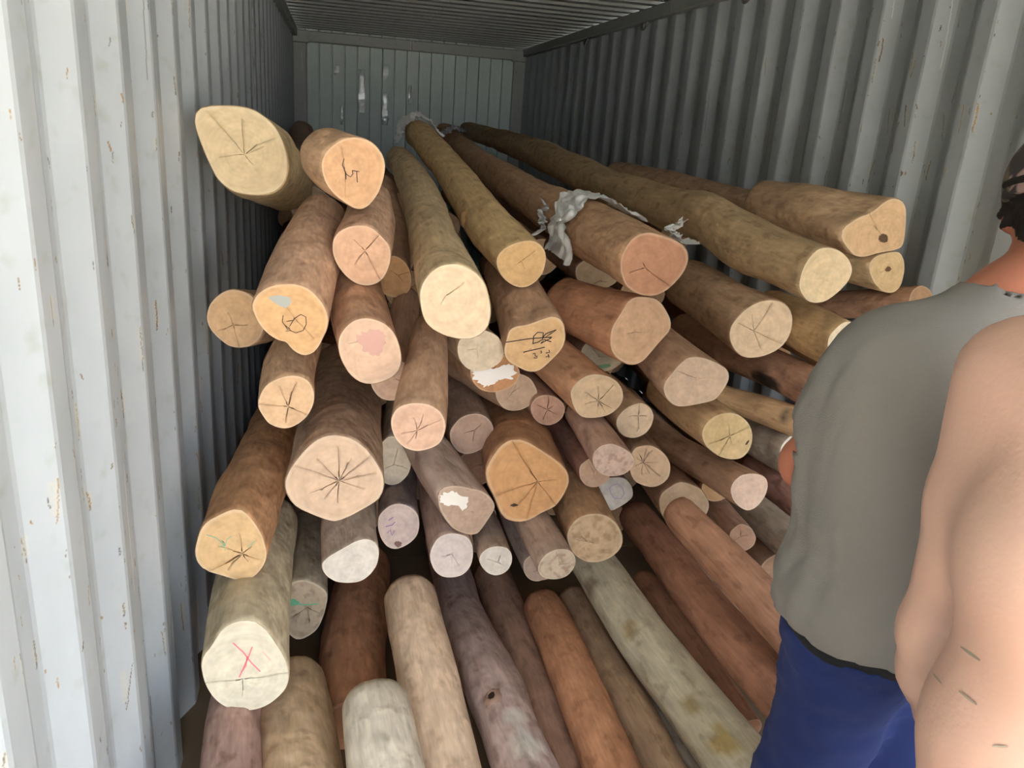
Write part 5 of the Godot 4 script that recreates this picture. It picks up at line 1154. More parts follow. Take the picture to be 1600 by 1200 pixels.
	for e in [[rail_l, X_LEFT + 0.012], [rail_r, X_RIGHT - 0.012]]:
		var b := part("rail_bar", box_mesh(Vector3(0.06, 0.075, Z_DOOR - Z_BACK), 0.008), dull, e[0])
		b.position = Vector3(e[1], ROOF - 0.04, (Z_DOOR + Z_BACK) / 2)
	var steel := plain("8d8a80", 0.4, 0.7)
	for i in 3:
		var z: float = [-3.79, -5.12, -6.36][i]
		var pts := []
		for j in 14:
			var a := PI * 0.05 + PI * 0.9 * j / 13.0
			pts.append(Vector3(X_RIGHT - 0.055 - 0.012 * sin(a), ROOF - 0.085 - 0.05 * sin(a), z + 0.045 * cos(a)))
		part("lashing_ring", tube_mesh(pts, 0.007), steel, rail_r, "bent steel lashing ring")
	# yard outside the open doors
	var ground := structure("ground", "concrete yard outside the container doors", "ground")
	var yard := part("yard_slab", box_mesh(Vector3(60, 0.2, 60)), plain("bab6ac", 0.9), ground)
	yard.position = Vector3(0, -0.25, 10)

func build_yard() -> void:
	# an unseen shed, added to hide half of the sky from the doors
	var shed := thing("sky_blocking_shed", "unseen grey boarded shed added to block sky light from the doors", "shed", Vector3(-3.4, -0.15, 9.0))
	var paint := plain("85806f", 0.85)
	for i in 28:
		var b := part("board", box_mesh(Vector3(0.04, 5.0, 0.49), 0.006), paint, shed)
		b.position = Vector3(0.02 if i % 2 == 0 else 0.0, 2.5, -7.0 + i * 0.5)
	var core := part("wall", box_mesh(Vector3(3.0, 5.0, 14.0)), plain("7d7a70", 0.9), shed)
	core.position = Vector3(-1.53, 2.5, -0.25)
	var roof := part("roof", box_mesh(Vector3(3.8, 0.15, 14.6), 0.03), plain("8c8f90", 0.6), shed)
	roof.position = Vector3(-1.4, 5.08, -0.25)

func strand(called: String, label: String, pts: Array, w: float, nrm: Vector3, mat: Material) -> void:
	# a crinkled ribbon
	var st := SurfaceTool.new()
	st.begin(Mesh.PRIMITIVE_TRIANGLES)
	st.set_smooth_group(0)
	var n := 0
	for i in pts.size() - 1:
		for k in 8:
			var p: Vector3 = pts[i].lerp(pts[i + 1], k / 8.0)
			var t: Vector3 = (pts[i + 1] - pts[i]).normalized()
			var s := t.cross(nrm).normalized()
			var ww := w * (1.0 + 0.5 * noise_b.get_noise_1d(n * 21.0))
			var lift := 0.004 + absf(noise_b.get_noise_1d(n * 17.0 + 40)) * 0.012
			st.add_vertex(p - s * ww * 0.5 + nrm * 0.003)
			st.add_vertex(p + nrm * lift)
			st.add_vertex(p + s * ww * 0.5 + nrm * 0.003)
			n += 1
	for i in n - 1:
		quad(st, i * 3, i * 3 + 3, i * 3 + 4, i * 3 + 1)
		quad(st, i * 3 + 1, i * 3 + 4, i * 3 + 5, i * 3 + 2)
	st.generate_normals()
	var o := MeshInstance3D.new()
	o.name = numbered(called)
	o.mesh = st.commit()
	o.material_override = mat
	add_child(o, true)
	o.set_meta("label", label)
	o.set_meta("category", "tape")
	o.set_meta("group", "strips of clear tape left on the steel walls")

func film_on_log(called: String, label: String, d: Dictionary, s0: float, s1: float, a0: float, a1: float, rise: float, mat: Material, seed_: int) -> void:
	# crumpled plastic film lying round part of a log between two distances from its cut end
	var ax: Array = d.axis
	var n := ax.size() / 4
	var st := SurfaceTool.new()
	st.begin(Mesh.PRIMITIVE_TRIANGLES)
	st.set_smooth_group(0)
	var U := 22
	var V := 34
	for i in U + 1:
		var s := lerpf(s0, s1, float(i) / U)
		for j in V + 1:
			var fa := float(j) / V
			var a := deg_to_rad(lerpf(a0, a1, fa))
			var ss := s + noise_a.get_noise_2d(j * 0.07 + (5.0 if i > U / 2 else 0.0), seed_ * 50.0) * 0.09 + sin(fa * PI) * 0.03
			var cum := 0.0
			var c := Vector3.ZERO
			var t := Vector3.BACK
			var r := 0.1
			for q in n - 1:
				var p0 := Vector3(ax[q * 4], ax[q * 4 + 1], ax[q * 4 + 2])
				var p1 := Vector3(ax[q * 4 + 4], ax[q * 4 + 5], ax[q * 4 + 6])
				var l := p0.distance_to(p1)
				if ss <= cum + l or q == n - 2:
					var f := (ss - cum) / l
					c = p0.lerp(p1, f); t = (p1 - p0).normalized(); r = lerpf(ax[q * 4 + 3], ax[q * 4 + 7], clampf(f, 0, 1))
					break
				cum += l
			var nn := -t
			var u := Vector3.UP.cross(nn).normalized()
			var v := nn.cross(u)
			var crease := absf(noise_b.get_noise_2d(i * 0.10 + seed_ * 31, j * 0.22)) * 0.03
			var edge := maxf(absf(fa - 0.5) * 2.0 - 0.7, 0.0) / 0.3
			st.add_vertex(c + (u * cos(a) + v * sin(a)) * (r * 1.05 + 0.007 + crease + rise * edge * edge))
	for i in U:
		for j in V:
			quad(st, i * (V + 1) + j, (i + 1) * (V + 1) + j, (i + 1) * (V + 1) + j + 1, i * (V + 1) + j + 1)
	st.generate_normals()
	var o := MeshInstance3D.new()
	o.name = numbered(called)
	o.mesh = st.commit()
	o.material_override = mat
	add_child(o, true)
	o.set_meta("label", label)
	o.set_meta("category", "plastic sheet")
	o.set_meta("group", "torn plastic sheets around the logs")

# ------------------------------------------------------------------ people (distance fields meshed as surface nets)
var F_lo := Vector3.ZERO
var F_c := 0.012
var F_n := Vector3i.ZERO
var F := PackedFloat32Array()

func field(lo: Vector3, hi: Vector3, cell: float) -> void:
	F_lo = lo
	F_c = cell
	F_n = Vector3i(((hi - lo) / cell).ceil()) + Vector3i.ONE
	F = PackedFloat32Array()
	F.resize(F_n.x * F_n.y * F_n.z)
	F.fill(0.5)

func cap(a: Vector3, b: Vector3, ra: float, rb: float, k := 0.05) -> void:
	var mr := maxf(ra, rb) + k + F_c * 3.0
	var lo := (a.min(b) - Vector3.ONE * mr - F_lo) / F_c
	var hi := (a.max(b) + Vector3.ONE * mr - F_lo) / F_c
	var ab := b - a
	var il := 1.0 / maxf(ab.length_squared(), 1e-9)
	for z in range(maxi(int(lo.z), 0), mini(int(hi.z) + 1, F_n.z)):
		for y in range(maxi(int(lo.y), 0), mini(int(hi.y) + 1, F_n.y)):
			var row := (z * F_n.y + y) * F_n.x
			for x in range(maxi(int(lo.x), 0), mini(int(hi.x) + 1, F_n.x)):
				var p := F_lo + Vector3(x, y, z) * F_c
				var t := clampf((p - a).dot(ab) * il, 0.0, 1.0)
				var d := p.distance_to(a + ab * t) - lerpf(ra, rb, t)
				var f := F[row + x]
				var h := maxf(k - absf(f - d), 0.0)
				F[row + x] = minf(f, d) - h * h * 0.25 / k

func cut(nrm: Vector3, at: Vector3) -> void:
	# removes what lies on the side the normal points to
	for z in F_n.z:
		for y in F_n.y:
			var row := (z * F_n.y + y) * F_n.x
			for x in F_n.x:
				var d := nrm.dot(F_lo + Vector3(x, y, z) * F_c - at)
				if d > F[row + x]: F[row + x] = d

func carve(a: Vector3, b: Vector3, r: float) -> void:
	var ab := b - a
	for z in F_n.z:
		for y in F_n.y:
			var row := (z * F_n.y + y) * F_n.x
			for x in F_n.x:
				var p := F_lo + Vector3(x, y, z) * F_c
				var t := clampf((p - a).dot(ab) / ab.length_squared(), 0.0, 1.0)
				var d := r - p.distance_to(a + ab * t)
				if d > F[row + x]: F[row + x] = d

func net(st: SurfaceTool, base: int, paint: Callable, warp: Callable) -> int:
	var ids := {}
	var n := base
	var sx := 1
	var sy := F_n.x
	var sz := F_n.x * F_n.y
	var corner := [0, sx, sy, sx + sy, sz, sx + sz, sy + sz, sx + sy + sz]
	var cv := [Vector3(0, 0, 0), Vector3(1, 0, 0), Vector3(0, 1, 0), Vector3(1, 1, 0), Vector3(0, 0, 1), Vector3(1, 0, 1), Vector3(0, 1, 1), Vector3(1, 1, 1)]
	var edges := [[0, 1], [2, 3], [4, 5], [6, 7], [0, 2], [1, 3], [4, 6], [5, 7], [0, 4], [1, 5], [2, 6], [3, 7]]
	var lim := F_c * 2.5
	for z in F_n.z - 1:
		for y in F_n.y - 1:
			var row := z * sz + y * sy
			for x in F_n.x - 1:
				var i := row + x
				if absf(F[i]) > lim: continue
				var s := 0
				for q in 8:
					if F[i + corner[q]] < 0.0: s += 1
				if s == 0 or s == 8: continue
				var acc := Vector3.ZERO
				var c := 0
				for e in edges:
					var a := F[i + corner[e[0]]]
					var b := F[i + corner[e[1]]]
					if (a < 0.0) != (b < 0.0):
						acc += cv[e[0]].lerp(cv[e[1]], a / (a - b))
						c += 1
				var p := F_lo + (Vector3(x, y, z) + acc / c) * F_c
				p = warp.call(p)
				st.set_color(paint.call(p))
				st.add_vertex(p)
				ids[i] = n
				n += 1
	for i in ids:
		var neg := F[i] < 0.0
		for q in 3:
			var s1: int = [sx, sy, sz][q]
			var s2: int = [sy, sz, sx][q]
			var s3: int = [sz, sx, sy][q]
			if neg == (F[i + s1] < 0.0): continue
			if ids.has(i - s2) and ids.has(i - s3) and ids.has(i - s2 - s3):
				if neg: quad(st, ids[i], ids[i - s3], ids[i - s2 - s3], ids[i - s2])
				else: quad(st, ids[i], ids[i - s2], ids[i - s2 - s3], ids[i - s3])
	return n

func still(p: Vector3) -> Vector3:
	return p

func hand(at: Vector3, fwd: Vector3, palm: Vector3) -> void:
	# palm, four unequal fingers curling towards the palm side and a thumb from the side of the palm
	var f := fwd.normalized()
	var s := palm.cross(f).normalized()
	var pn := f.cross(s).normalized()
	cap(at, at + f * 0.085, 0.026, 0.03, 0.02)
	cap(at + f * 0.04 - s * 0.022, at + f * 0.085 - s * 0.028, 0.02, 0.017, 0.015)
	cap(at + f * 0.04 + s * 0.022, at + f * 0.085 + s * 0.026, 0.02, 0.017, 0.015)
	for i in 4:
		var o := s * (i - 1.5) * 0.021
		var l: float = [0.036, 0.043, 0.046, 0.041][i]
		var k0 := at + f * 0.092 + o
		var k1 := k0 + (f * 0.85 + pn * 0.5).normalized() * l
		var k2 := k1 + (f * 0.35 + pn * 0.94).normalized() * l * 0.68
		var k3 := k2 + (f * -0.3 + pn * 0.95).normalized() * l * 0.5
		cap(k0, k1, 0.0095, 0.0088, 0.008)
		cap(k1, k2, 0.0088, 0.008, 0.004)
		cap(k2, k3, 0.008, 0.007, 0.004)
	var t0 := at + f * 0.03 + s * 0.03
	var t1 := t0 + (f * 0.6 + s * 0.7 + pn * 0.3).normalized() * 0.042
	cap(t0, t1, 0.014, 0.0105, 0.012)
	cap(t1, t1 + (f * 0.9 + pn * 0.4).normalized() * 0.03, 0.0105, 0.0085, 0.004)

func head_bones(h: Vector3, fw: Vector3) -> void:
	# skull, jaw, nose, brow, lips, ears; fw: where the face looks
	var f := fw.normalized()
	var s := f.cross(Vector3.UP).normalized()
	var u := s.cross(f).normalized()
	cap(h + u * 0.035 - f * 0.025, h + u * 0.03 + f * 0.03, 0.085, 0.08, 0.04)
	cap(h - u * 0.02 + f * 0.03, h - u * 0.075 + f * 0.055, 0.062, 0.042, 0.04)
	cap(h + f * 0.098 + u * 0.012, h + f * 0.118 - u * 0.022, 0.009, 0.014, 0.012)
	cap(h + f * 0.095 + u * 0.03 - s * 0.035, h + f * 0.095 + u * 0.03 + s * 0.035, 0.012, 0.012, 0.015)
	cap(h + f * 0.094 - u * 0.052 - s * 0.018, h + f * 0.094 - u * 0.052 + s * 0.018, 0.008, 0.008, 0.008)
	for q in [-1.0, 1.0]:
		cap(h + s * 0.086 * q + u * 0.02 - f * 0.005, h + s * 0.084 * q - u * 0.025 + f * 0.002, 0.014, 0.010, 0.012)

func torso_bones(c: Dictionary, g: float) -> void:
	cap(c.hip - c.s * 0.085 - Vector3.UP * 0.02, c.hip + c.s * 0.085 - Vector3.UP * 0.02, c.hip_r + g, c.hip_r + g, 0.08)
	cap(c.waist - c.s * c.waist_w, c.waist + c.s * c.waist_w, c.waist_r + g, c.waist_r + g, 0.10)
	cap(c.chest - c.s * c.chest_w, c.chest + c.s * c.chest_w, c.chest_r + g, c.chest_r + g, 0.10)
	cap(c.yoke - c.s * c.yoke_w, c.yoke + c.s * c.yoke_w, 0.066 + g, 0.066 + g, 0.08)
	cap(c.yoke - c.s * 0.10, c.neck0 + Vector3.UP * 0.02, 0.05 + g, 0.045 + g, 0.07)
	cap(c.yoke + c.s * 0.10, c.neck0 + Vector3.UP * 0.02, 0.05 + g, 0.045 + g, 0.07)

func leg_bones(c: Dictionary, g: float, to_ankle := true) -> void:
	for q in [0, 1]:
		var sg := -1.0 if q == 0 else 1.0
		var hj: Vector3 = c.hip + c.s * 0.095 * sg - Vector3.UP * 0.06
		cap(hj, c.knee[q], 0.098 + g, 0.062 + g * 1.3, 0.06)
		cap(c.knee[q], c.ankle[q], 0.06 + g * 1.5, (0.04 if to_ankle else 0.05) + g * 2.0, 0.05)

func arm_bones(c: Dictionary, g: float, upper_only := false) -> void:
	for q in [0, 1]:
		cap(c.shoulder[q], c.shoulder[q].lerp(c.elbow[q], 0.45), 0.064 + g, 0.054 + g, 0.04)
		cap(c.shoulder[q].lerp(c.elbow[q], 0.45), c.elbow[q], 0.054 + g, 0.042 + g, 0.02)
		if not upper_only:
			var m: Vector3 = c.elbow[q].lerp(c.wrist[q], 0.3)
			cap(c.elbow[q], m, 0.042, 0.045, 0.03)
			cap(m, c.wrist[q], 0.045, 0.028, 0.03)

func bounds_of(c: Dictionary) -> AABB:
	var b := AABB(c.hip, Vector3.ZERO)
	for v in [c.head, c.chest, c.knee[0], c.knee[1], c.ankle[0], c.ankle[1], c.shoulder[0], c.shoulder[1], c.elbow[0], c.elbow[1], c.wrist[0], c.wrist[1]]: b = b.expand(v)
	return b.grow(0.24)

func person_body(c: Dictionary, skin: Color, paint: Callable) -> Mesh:
	var st := SurfaceTool.new()
	st.begin(Mesh.PRIMITIVE_TRIANGLES)
	st.set_smooth_group(0)
	var b := bounds_of(c)
	field(b.position, b.end, 0.013)
	torso_bones(c, 0.0)
	leg_bones(c, 0.0)
	arm_bones(c, 0.0)
	cap(c.neck0, c.neck1, 0.062, 0.056, 0.06)
	cap(c.head + Vector3.UP * 0.02, c.head + Vector3.UP * 0.03, 0.07, 0.07, 0.03)
	for q in [0, 1]:
		cap(c.ankle[q], c.ankle[q] + Vector3(0, -0.035, 0.04), 0.04, 0.036, 0.03)
		cap(c.ankle[q] + Vector3(0, -0.03, 0), c.ankle[q] + c.f * 0.15 + Vector3(0, -0.045, 0), 0.04, 0.028, 0.03)
	if c.has("extra"):
		for e in c.extra: cap(e[0], e[1], e[2], e[3], e[4])
	var n := net(st, 0, paint, still)
	field(c.head - Vector3.ONE * 0.17, c.head + Vector3.ONE * 0.17, 0.006)
	head_bones(c.head, c.look)
	cap(c.neck1, c.head, 0.056, 0.06, 0.03)
	n = net(st, n, paint, still)
	for q in [0, 1]:
		var w: Vector3 = c.wrist[q]
		field(w - Vector3.ONE * 0.2, w + Vector3.ONE * 0.2, 0.005)
		var dir: Vector3 = (w - c.elbow[q]).normalized()
		cap(w - dir * 0.06, w, 0.03, 0.026, 0.02)
		hand(w, dir, c.palm[q])
		n = net(st, n, paint, still)
	st.generate_normals()
	return st.commit()

func garment(make: Callable, lo: Vector3, hi: Vector3, cell: float, paint: Callable, warp: Callable) -> Mesh:
	var st := SurfaceTool.new()
	st.begin(Mesh.PRIMITIVE_TRIANGLES)
	st.set_smooth_group(0)
	field(lo, hi, cell)
	make.call()
	net(st, 0, paint, warp)
	st.generate_normals()
	return st.commit()

func white(_p: Vector3) -> Color:
	return Color.WHITE

func skin_mat(hex: String) -> StandardMaterial3D:
	var m := plain(hex, 0.5)
	m.vertex_color_use_as_albedo = true
	m.subsurf_scatter_enabled = true
	m.subsurf_scatter_strength = 0.05
	m.normal_enabled = true
	m.normal_texture = normal_of(0.08, 12, 2.0)
	m.normal_scale = 0.15
	m.uv1_triplanar = true
	m.uv1_scale = Vector3(6, 6, 6)
	return m

func cloth_mat(hex: String, seed_: int) -> StandardMaterial3D:
	var m := plain(hex, 0.95)
	m.rim_enabled = true
	m.rim = 0.15
	m.normal_enabled = true
	m.normal_texture = normal_of(0.25, seed_, 4.0)
	m.normal_scale = 0.35
	m.uv1_triplanar = true
	m.uv1_scale = Vector3(7, 7, 7)
	return m

func build_people() -> void:
	# man in the grey shirt, back to the camera, bent over the stack
	var c := {
		"s": Vector3(1, 0, 0), "f": Vector3(0, 0, -1), "hip": Vector3(0.975, 0.90, -1.0), "waist": Vector3(0.975, 1.05, -1.0), "chest": Vector3(0.97, 1.22, -1.01),
		"yoke": Vector3(0.985, 1.325, -1.01), "neck0": Vector3(1.04, 1.395, -1.02), "neck1": Vector3(1.13, 1.475, -1.07), "head": Vector3(1.185, 1.55, -1.10), "look": Vector3(0.6, -0.3, -0.75),
		"hip_r": 0.112, "waist_w": 0.10, "waist_r": 0.118, "chest_w": 0.10, "chest_r": 0.122, "yoke_w": 0.13,
		"shoulder": [Vector3(0.845, 1.30, -1.03), Vector3(1.14, 1.305, -1.03)], "elbow": [Vector3(0.812, 1.10, -1.13), Vector3(1.21, 1.10, -1.13)],
		"wrist": [Vector3(1.06, 1.06, -1.33), Vector3(1.19, 1.06, -1.36)], "palm": [Vector3(0, -1, 0.2), Vector3(0, -1, 0.2)],
		"knee": [Vector3(0.86, 0.49, -1.02), Vector3(1.06, 0.49, -1.03)], "ankle": [Vector3(0.86, 0.08, -0.99), Vector3(1.07, 0.08, -1.0)]}
	var t := thing("person", "man in a grey T-shirt, blue trousers and camouflage cap, seen from behind at the logs", "person")
	var ruddy := func(p: Vector3) -> Color:
		var k := noise_a.get_noise_3dv(p * 5.0) * 0.12
		return Color(1.0 + k, 0.96 + k, 0.95 + k)
	part("body", person_body(c, Color.WHITE, ruddy), skin_mat("b8755c"), t)
	var fold := func(p: Vector3) -> Vector3:
		var w := noise_a.get_noise_3d(p.x * 9.0, p.y * 1.5 + p.x * 2.0, p.z * 9.0) * 0.014 + noise_b.get_noise_3d(p.x * 12.0, p.y * 3.0 + p.x * 6.0, p.z * 12.0) * 0.009 + absf(noise_a.get_noise_3d(p.x * 4.0 + 9.0, p.y * 4.0 - p.x * 5.0, 3.0)) * -0.014
		var hem := smoothstep(0.98, 0.84, p.y)
		w += hem * noise_b.get_noise_3d(p.x * 8.0, p.y * 26.0, p.z * 8.0) * 0.010
		w *= 1.0 - smoothstep(1.30, 1.40, p.y)
		return p + Vector3(p.x - 0.955, 0, p.z + 1.0).normalized() * w
	var shirt_make := func():
		torso_bones(c, 0.014)
		for q in [0, 1]:
			var e: Vector3 = c.shoulder[q].lerp(c.elbow[q], 0.55)
			cap(c.shoulder[q], e, 0.074, 0.07, 0.05)
		cap(c.hip - c.s * 0.09, c.hip + c.s * 0.09, 0.148, 0.148, 0.05)
		cut(Vector3.DOWN, Vector3(0.95, 0.862, -1.0))
		carve(c.neck0 + Vector3(0.0, 0.055, -0.01), c.neck1 + Vector3(0.02, 0.1, -0.02), 0.078)
		for q in [0, 1]:
			var dn: Vector3 = (c.elbow[q] - c.shoulder[q]).normalized()
			cut_local(dn, c.shoulder[q].lerp(c.elbow[q], 0.6), 0.08)
	part("shirt", garment(shirt_make, Vector3(0.62, 0.74, -1.30), Vector3(1.30, 1.56, -0.78), 0.011, white, fold), cloth_mat("827e79", 3), t, "grey cotton T-shirt")
	var pants_make := func():
		cap(c.hip - c.s * 0.09, c.hip + c.s * 0.09, 0.124, 0.124, 0.08)
		leg_bones(c, 0.014, false)
		cut(Vector3.UP, Vector3(0, 0.85, 0))
		cut(Vector3.DOWN, Vector3(0, 0.09, 0))
	var crease := func(p: Vector3) -> Vector3:
		var w := noise_a.get_noise_3d(p.x * 6.0, p.y * 9.0, p.z * 6.0) * 0.014 + noise_b.get_noise_3d(p.x * 6.0, p.y * 16.0 + p.x * 9.0, p.z * 6.0) * 0.007
		return p + Vector3(p.x - 0.955, 0, p.z + 1.0).normalized() * w
	var navy := cloth_mat("1d2d62", 8)
	part("trousers", garment(pants_make, Vector3(0.64, 0.03, -1.26), Vector3(1.28, 0.92, -0.74), 0.013, white, crease), navy, t, "navy blue work trousers")
	var band_make := func():
		cap(c.hip - c.s * 0.085, c.hip + c.s * 0.085, 0.137, 0.137, 0.06)
		cap(c.hip - c.s * 0.085 + Vector3.UP * 0.05, c.hip + c.s * 0.085 + Vector3.UP * 0.02, 0.134, 0.134, 0.06)
		cut(Vector3.UP, Vector3(0.95, 0.90, -1.0))
		cut(Vector3(0.12, -1, 0).normalized(), Vector3(0.85, 0.785, -1.0))
	part("waistband", garment(band_make, Vector3(0.66, 0.72, -1.24), Vector3(1.28, 1.0, -0.78), 0.01, white, still), cloth_mat("15161a", 4), t, "black waistband")
	var h: Vector3 = c.head
	var lf: Vector3 = c.look.normalized()
	var ls := lf.cross(Vector3.UP).normalized()
	var lu := ls.cross(lf)
	var hair_make := func():
		head_bones(h, c.look)
		cap(h + lu * 0.03 - lf * 0.03, h - lu * 0.03 - lf * 0.045, 0.090, 0.072, 0.03)
		cap(h - lu * 0.03 - lf * 0.05, h - lu * 0.085 - lf * 0.045, 0.06, 0.05, 0.03)
		cut(lf, h + lf * 0.012)
		cut((-lu - lf * 0.3).normalized(), h - lu * 0.085)
	var fuzz := func(p: Vector3) -> Vector3:
		return p + (p - h).normalized() * noise_b.get_noise_3dv(p * 60.0) * 0.006
	part("hair", garment(hair_make, h - Vector3.ONE * 0.18, h + Vector3.ONE * 0.18, 0.006, white, fuzz), plain("14100f", 0.6), t, "short black hair")
	var cap_make := func():
		cap(h + lu * 0.045 - lf * 0.028, h + lu * 0.05 + lf * 0.035, 0.108, 0.100, 0.04)
		cut((-lu - lf * 0.05).normalized(), h + lu * 0.008)
	var camo := func(p: Vector3) -> Color:
		var a := noise_a.get_noise_3dv(p * 12.0)
		var b := noise_b.get_noise_3dv(p * 10.0 + Vector3(7, 1, 3))
		if a > 0.18: return Color(0.045, 0.038, 0.035)
		if b > 0.12: return Color(0.40, 0.27, 0.23)
		if b < -0.2: return Color(0.10, 0.085, 0.055)
		return Color(0.15, 0.12, 0.085)
	var cm := plain("ffffff", 0.9)
	cm.vertex_color_use_as_albedo = true
	var cp := part("cap", garment(cap_make, h - Vector3.ONE * 0.2, h + Vector3.ONE * 0.22, 0.006, camo, still), cm, t, "camouflage baseball cap")
	var brim_make := func():
		for i in 9:
			var a := deg_to_rad(-44.0 + i * 11.0)
			var o := lf * cos(a) + ls * sin(a)
			cap(h + lu * 0.042 + lf * 0.03 + o * 0.06, h + lu * (0.03 - 0.012 * absf(sin(a))) + lf * 0.03 + o * (0.15 * cos(a * 0.8)), 0.010, 0.009, 0.012)
	part("brim", garment(brim_make, h - Vector3.ONE * 0.25, h + Vector3.ONE * 0.25, 0.006, camo, still), cm, cp)
	var sp := []
	for i in 13:
		var a := deg_to_rad(100.0 + i * 13.4)
		sp.append(h + lu * 0.03 - lf * 0.028 + (lf * cos(a) + ls * sin(a)) * 0.104)
	part("strap", tube_mesh(sp, 0.007), plain("17140f", 0.7), cp, "black cap strap")
	for q in [0, 1]:
		shoe(c.ankle[q], c.f, t)
	# bare-backed man close by
	var m := {
		"s": Vector3(1, 0, 0), "f": Vector3(0, 0, -1), "hip": Vector3(0.775, 0.94, -0.48), "waist": Vector3(0.770, 1.10, -0.48), "chest": Vector3(0.765, 1.30, -0.48),
		"yoke": Vector3(0.780, 1.435, -0.53), "neck0": Vector3(0.800, 1.52, -0.55), "neck1": Vector3(0.810, 1.60, -0.58), "head": Vector3(0.820, 1.68, -0.61), "look": Vector3(0.10, -0.25, -1.0),
		"hip_r": 0.115, "waist_w": 0.105, "waist_r": 0.112, "chest_w": 0.105, "chest_r": 0.12, "yoke_w": 0.12,
		"shoulder": [Vector3(0.652, 1.43, -0.60), Vector3(0.950, 1.43, -0.60)], "elbow": [Vector3(0.668, 1.12, -0.63), Vector3(1.000, 1.13, -0.62)],
		"wrist": [Vector3(0.775, 0.90, -0.68), Vector3(0.980, 0.90, -0.70)], "palm": [Vector3(1, 0, 0.1), Vector3(-1, 0, 0.1)],
		"knee": [Vector3(0.680, 0.52, -0.49), Vector3(0.870, 0.52, -0.53)], "ankle": [Vector3(0.680, 0.09, -0.45), Vector3(0.880, 0.09, -0.49)],
		"extra": []}
	# shoulder blade, back muscles and upper-arm muscle give the back its relief
	m.extra = [[Vector3(0.665, 1.42, -0.44), Vector3(0.685, 1.31, -0.41), 0.032, 0.03, 0.05], [Vector3(0.620, 1.28, -0.45), Vector3(0.680, 1.06, -0.42), 0.04, 0.03, 0.06],
		[Vector3(0.650, 1.40, -0.565), Vector3(0.645, 1.25, -0.585), 0.04, 0.036, 0.04], [Vector3(0.680, 1.47, -0.54), Vector3(0.760, 1.50, -0.54), 0.03, 0.03, 0.05]]
	var t2 := thing("person", "bare-backed man standing close beside the man in the grey T-shirt", "person")
	var dirt: Array[Vector3] = []
	var tan := func(p: Vector3) -> Color:
		var k := noise_a.get_noise_3dv(p * 4.0) * 0.10
		return Color(1.0 + k, 0.97 + k, 0.95 + k)
	part("body", person_body(m, Color.WHITE, tan), skin_mat("c8a391"), t2)
	var back: MeshInstance3D = t2.get_child(0)
	var tris := back.mesh.get_faces()
	var soot := plain("958a78", 0.9)
	for e in [[0.443, 1.294, 0.464, 1.280, 0.0035], [0.424, 1.274, 0.436, 1.262, 0.003], [0.453, 1.254, 0.473, 1.239, 0.0025], [0.500, 1.197, 0.516, 1.194, 0.0025]]:
		var pts: Array[Vector3] = []
		for k in 5:
			var x := lerpf(e[0], e[2], k / 4.0)
			var y := lerpf(e[1], e[3], k / 4.0)
			var eye := Vector3(0, 1.63, 0)
			var to := (Vector3(x, y, -0.40) - eye) * 2.2 + eye
			var best := to
			for q in range(0, tris.size(), 3):
				if tris[q].y > 1.45 or tris[q].y < 1.0: continue
				var hit = Geometry3D.segment_intersects_triangle(eye, to, tris[q], tris[q + 1], tris[q + 2])
				if hit != null and hit.distance_to(eye) < best.distance_to(eye): best = hit
			pts.append(best + (eye - best).normalized() * 0.0012)
		var st := SurfaceTool.new()
		st.begin(Mesh.PRIMITIVE_TRIANGLES)
		for k in 5:
			var w: float = e[4] * (0.25 + 0.75 * sin(PI * (k + 0.5) / 5.0))
			st.add_vertex(pts[k] + Vector3(0, w * 0.5, 0)); st.add_vertex(pts[k] - Vector3(0, w * 0.5, 0))
		for k in 4: quad(st, k * 2, k * 2 + 2, k * 2 + 3, k * 2 + 1)
		st.generate_normals()
		part("soot_smear", st.commit(), soot, back, "dark smear of dirt on the skin")
	var shorts_make := func():
		cap(m.hip - m.s * 0.09, m.hip + m.s * 0.09, 0.125, 0.125, 0.08)
		leg_bones(m, 0.02, false)
		cut(Vector3.UP, Vector3(0, 0.97, 0))
		cut(Vector3.DOWN, Vector3(0, 0.46, 0))
	part("shorts", garment(shorts_make, Vector3(0.48, 0.4, -0.80), Vector3(1.05, 1.05, -0.22), 0.013, white, still), cloth_mat("3a4048", 6), t2, "dark work shorts")
	var h2: Vector3 = m.head
	var hair2 := func():
		cap(h2 + Vector3(0, 0.04, 0.025), h2 + Vector3(0, 0.045, -0.025), 0.092, 0.088, 0.03)
		cap(h2 + Vector3(0, 0.02, 0.03), h2 + Vector3(0, -0.05, 0.045), 0.085, 0.058, 0.03)
		cut(Vector3(0, -0.5, -1).normalized(), h2 + Vector3(0, 0.03, -0.05))
	part("hair", garment(hair2, h2 - Vector3.ONE * 0.18, h2 + Vector3.ONE * 0.18, 0.006, white, still), plain("1a1411", 0.6), t2, "short dark hair")
	for q in [0, 1]:
		shoe(m.ankle[q], m.f, t2)

func cut_local(nrm: Vector3, at: Vector3, r: float) -> void:
	for z in F_n.z:
		for y in F_n.y:
			var row := (z * F_n.y + y) * F_n.x
			for x in F_n.x:
				var p := F_lo + Vector3(x, y, z) * F_c - at
				var d := nrm.dot(p)
				if d > F[row + x] and p.length() < r and absf(p.x) < 0.09: F[row + x] = d

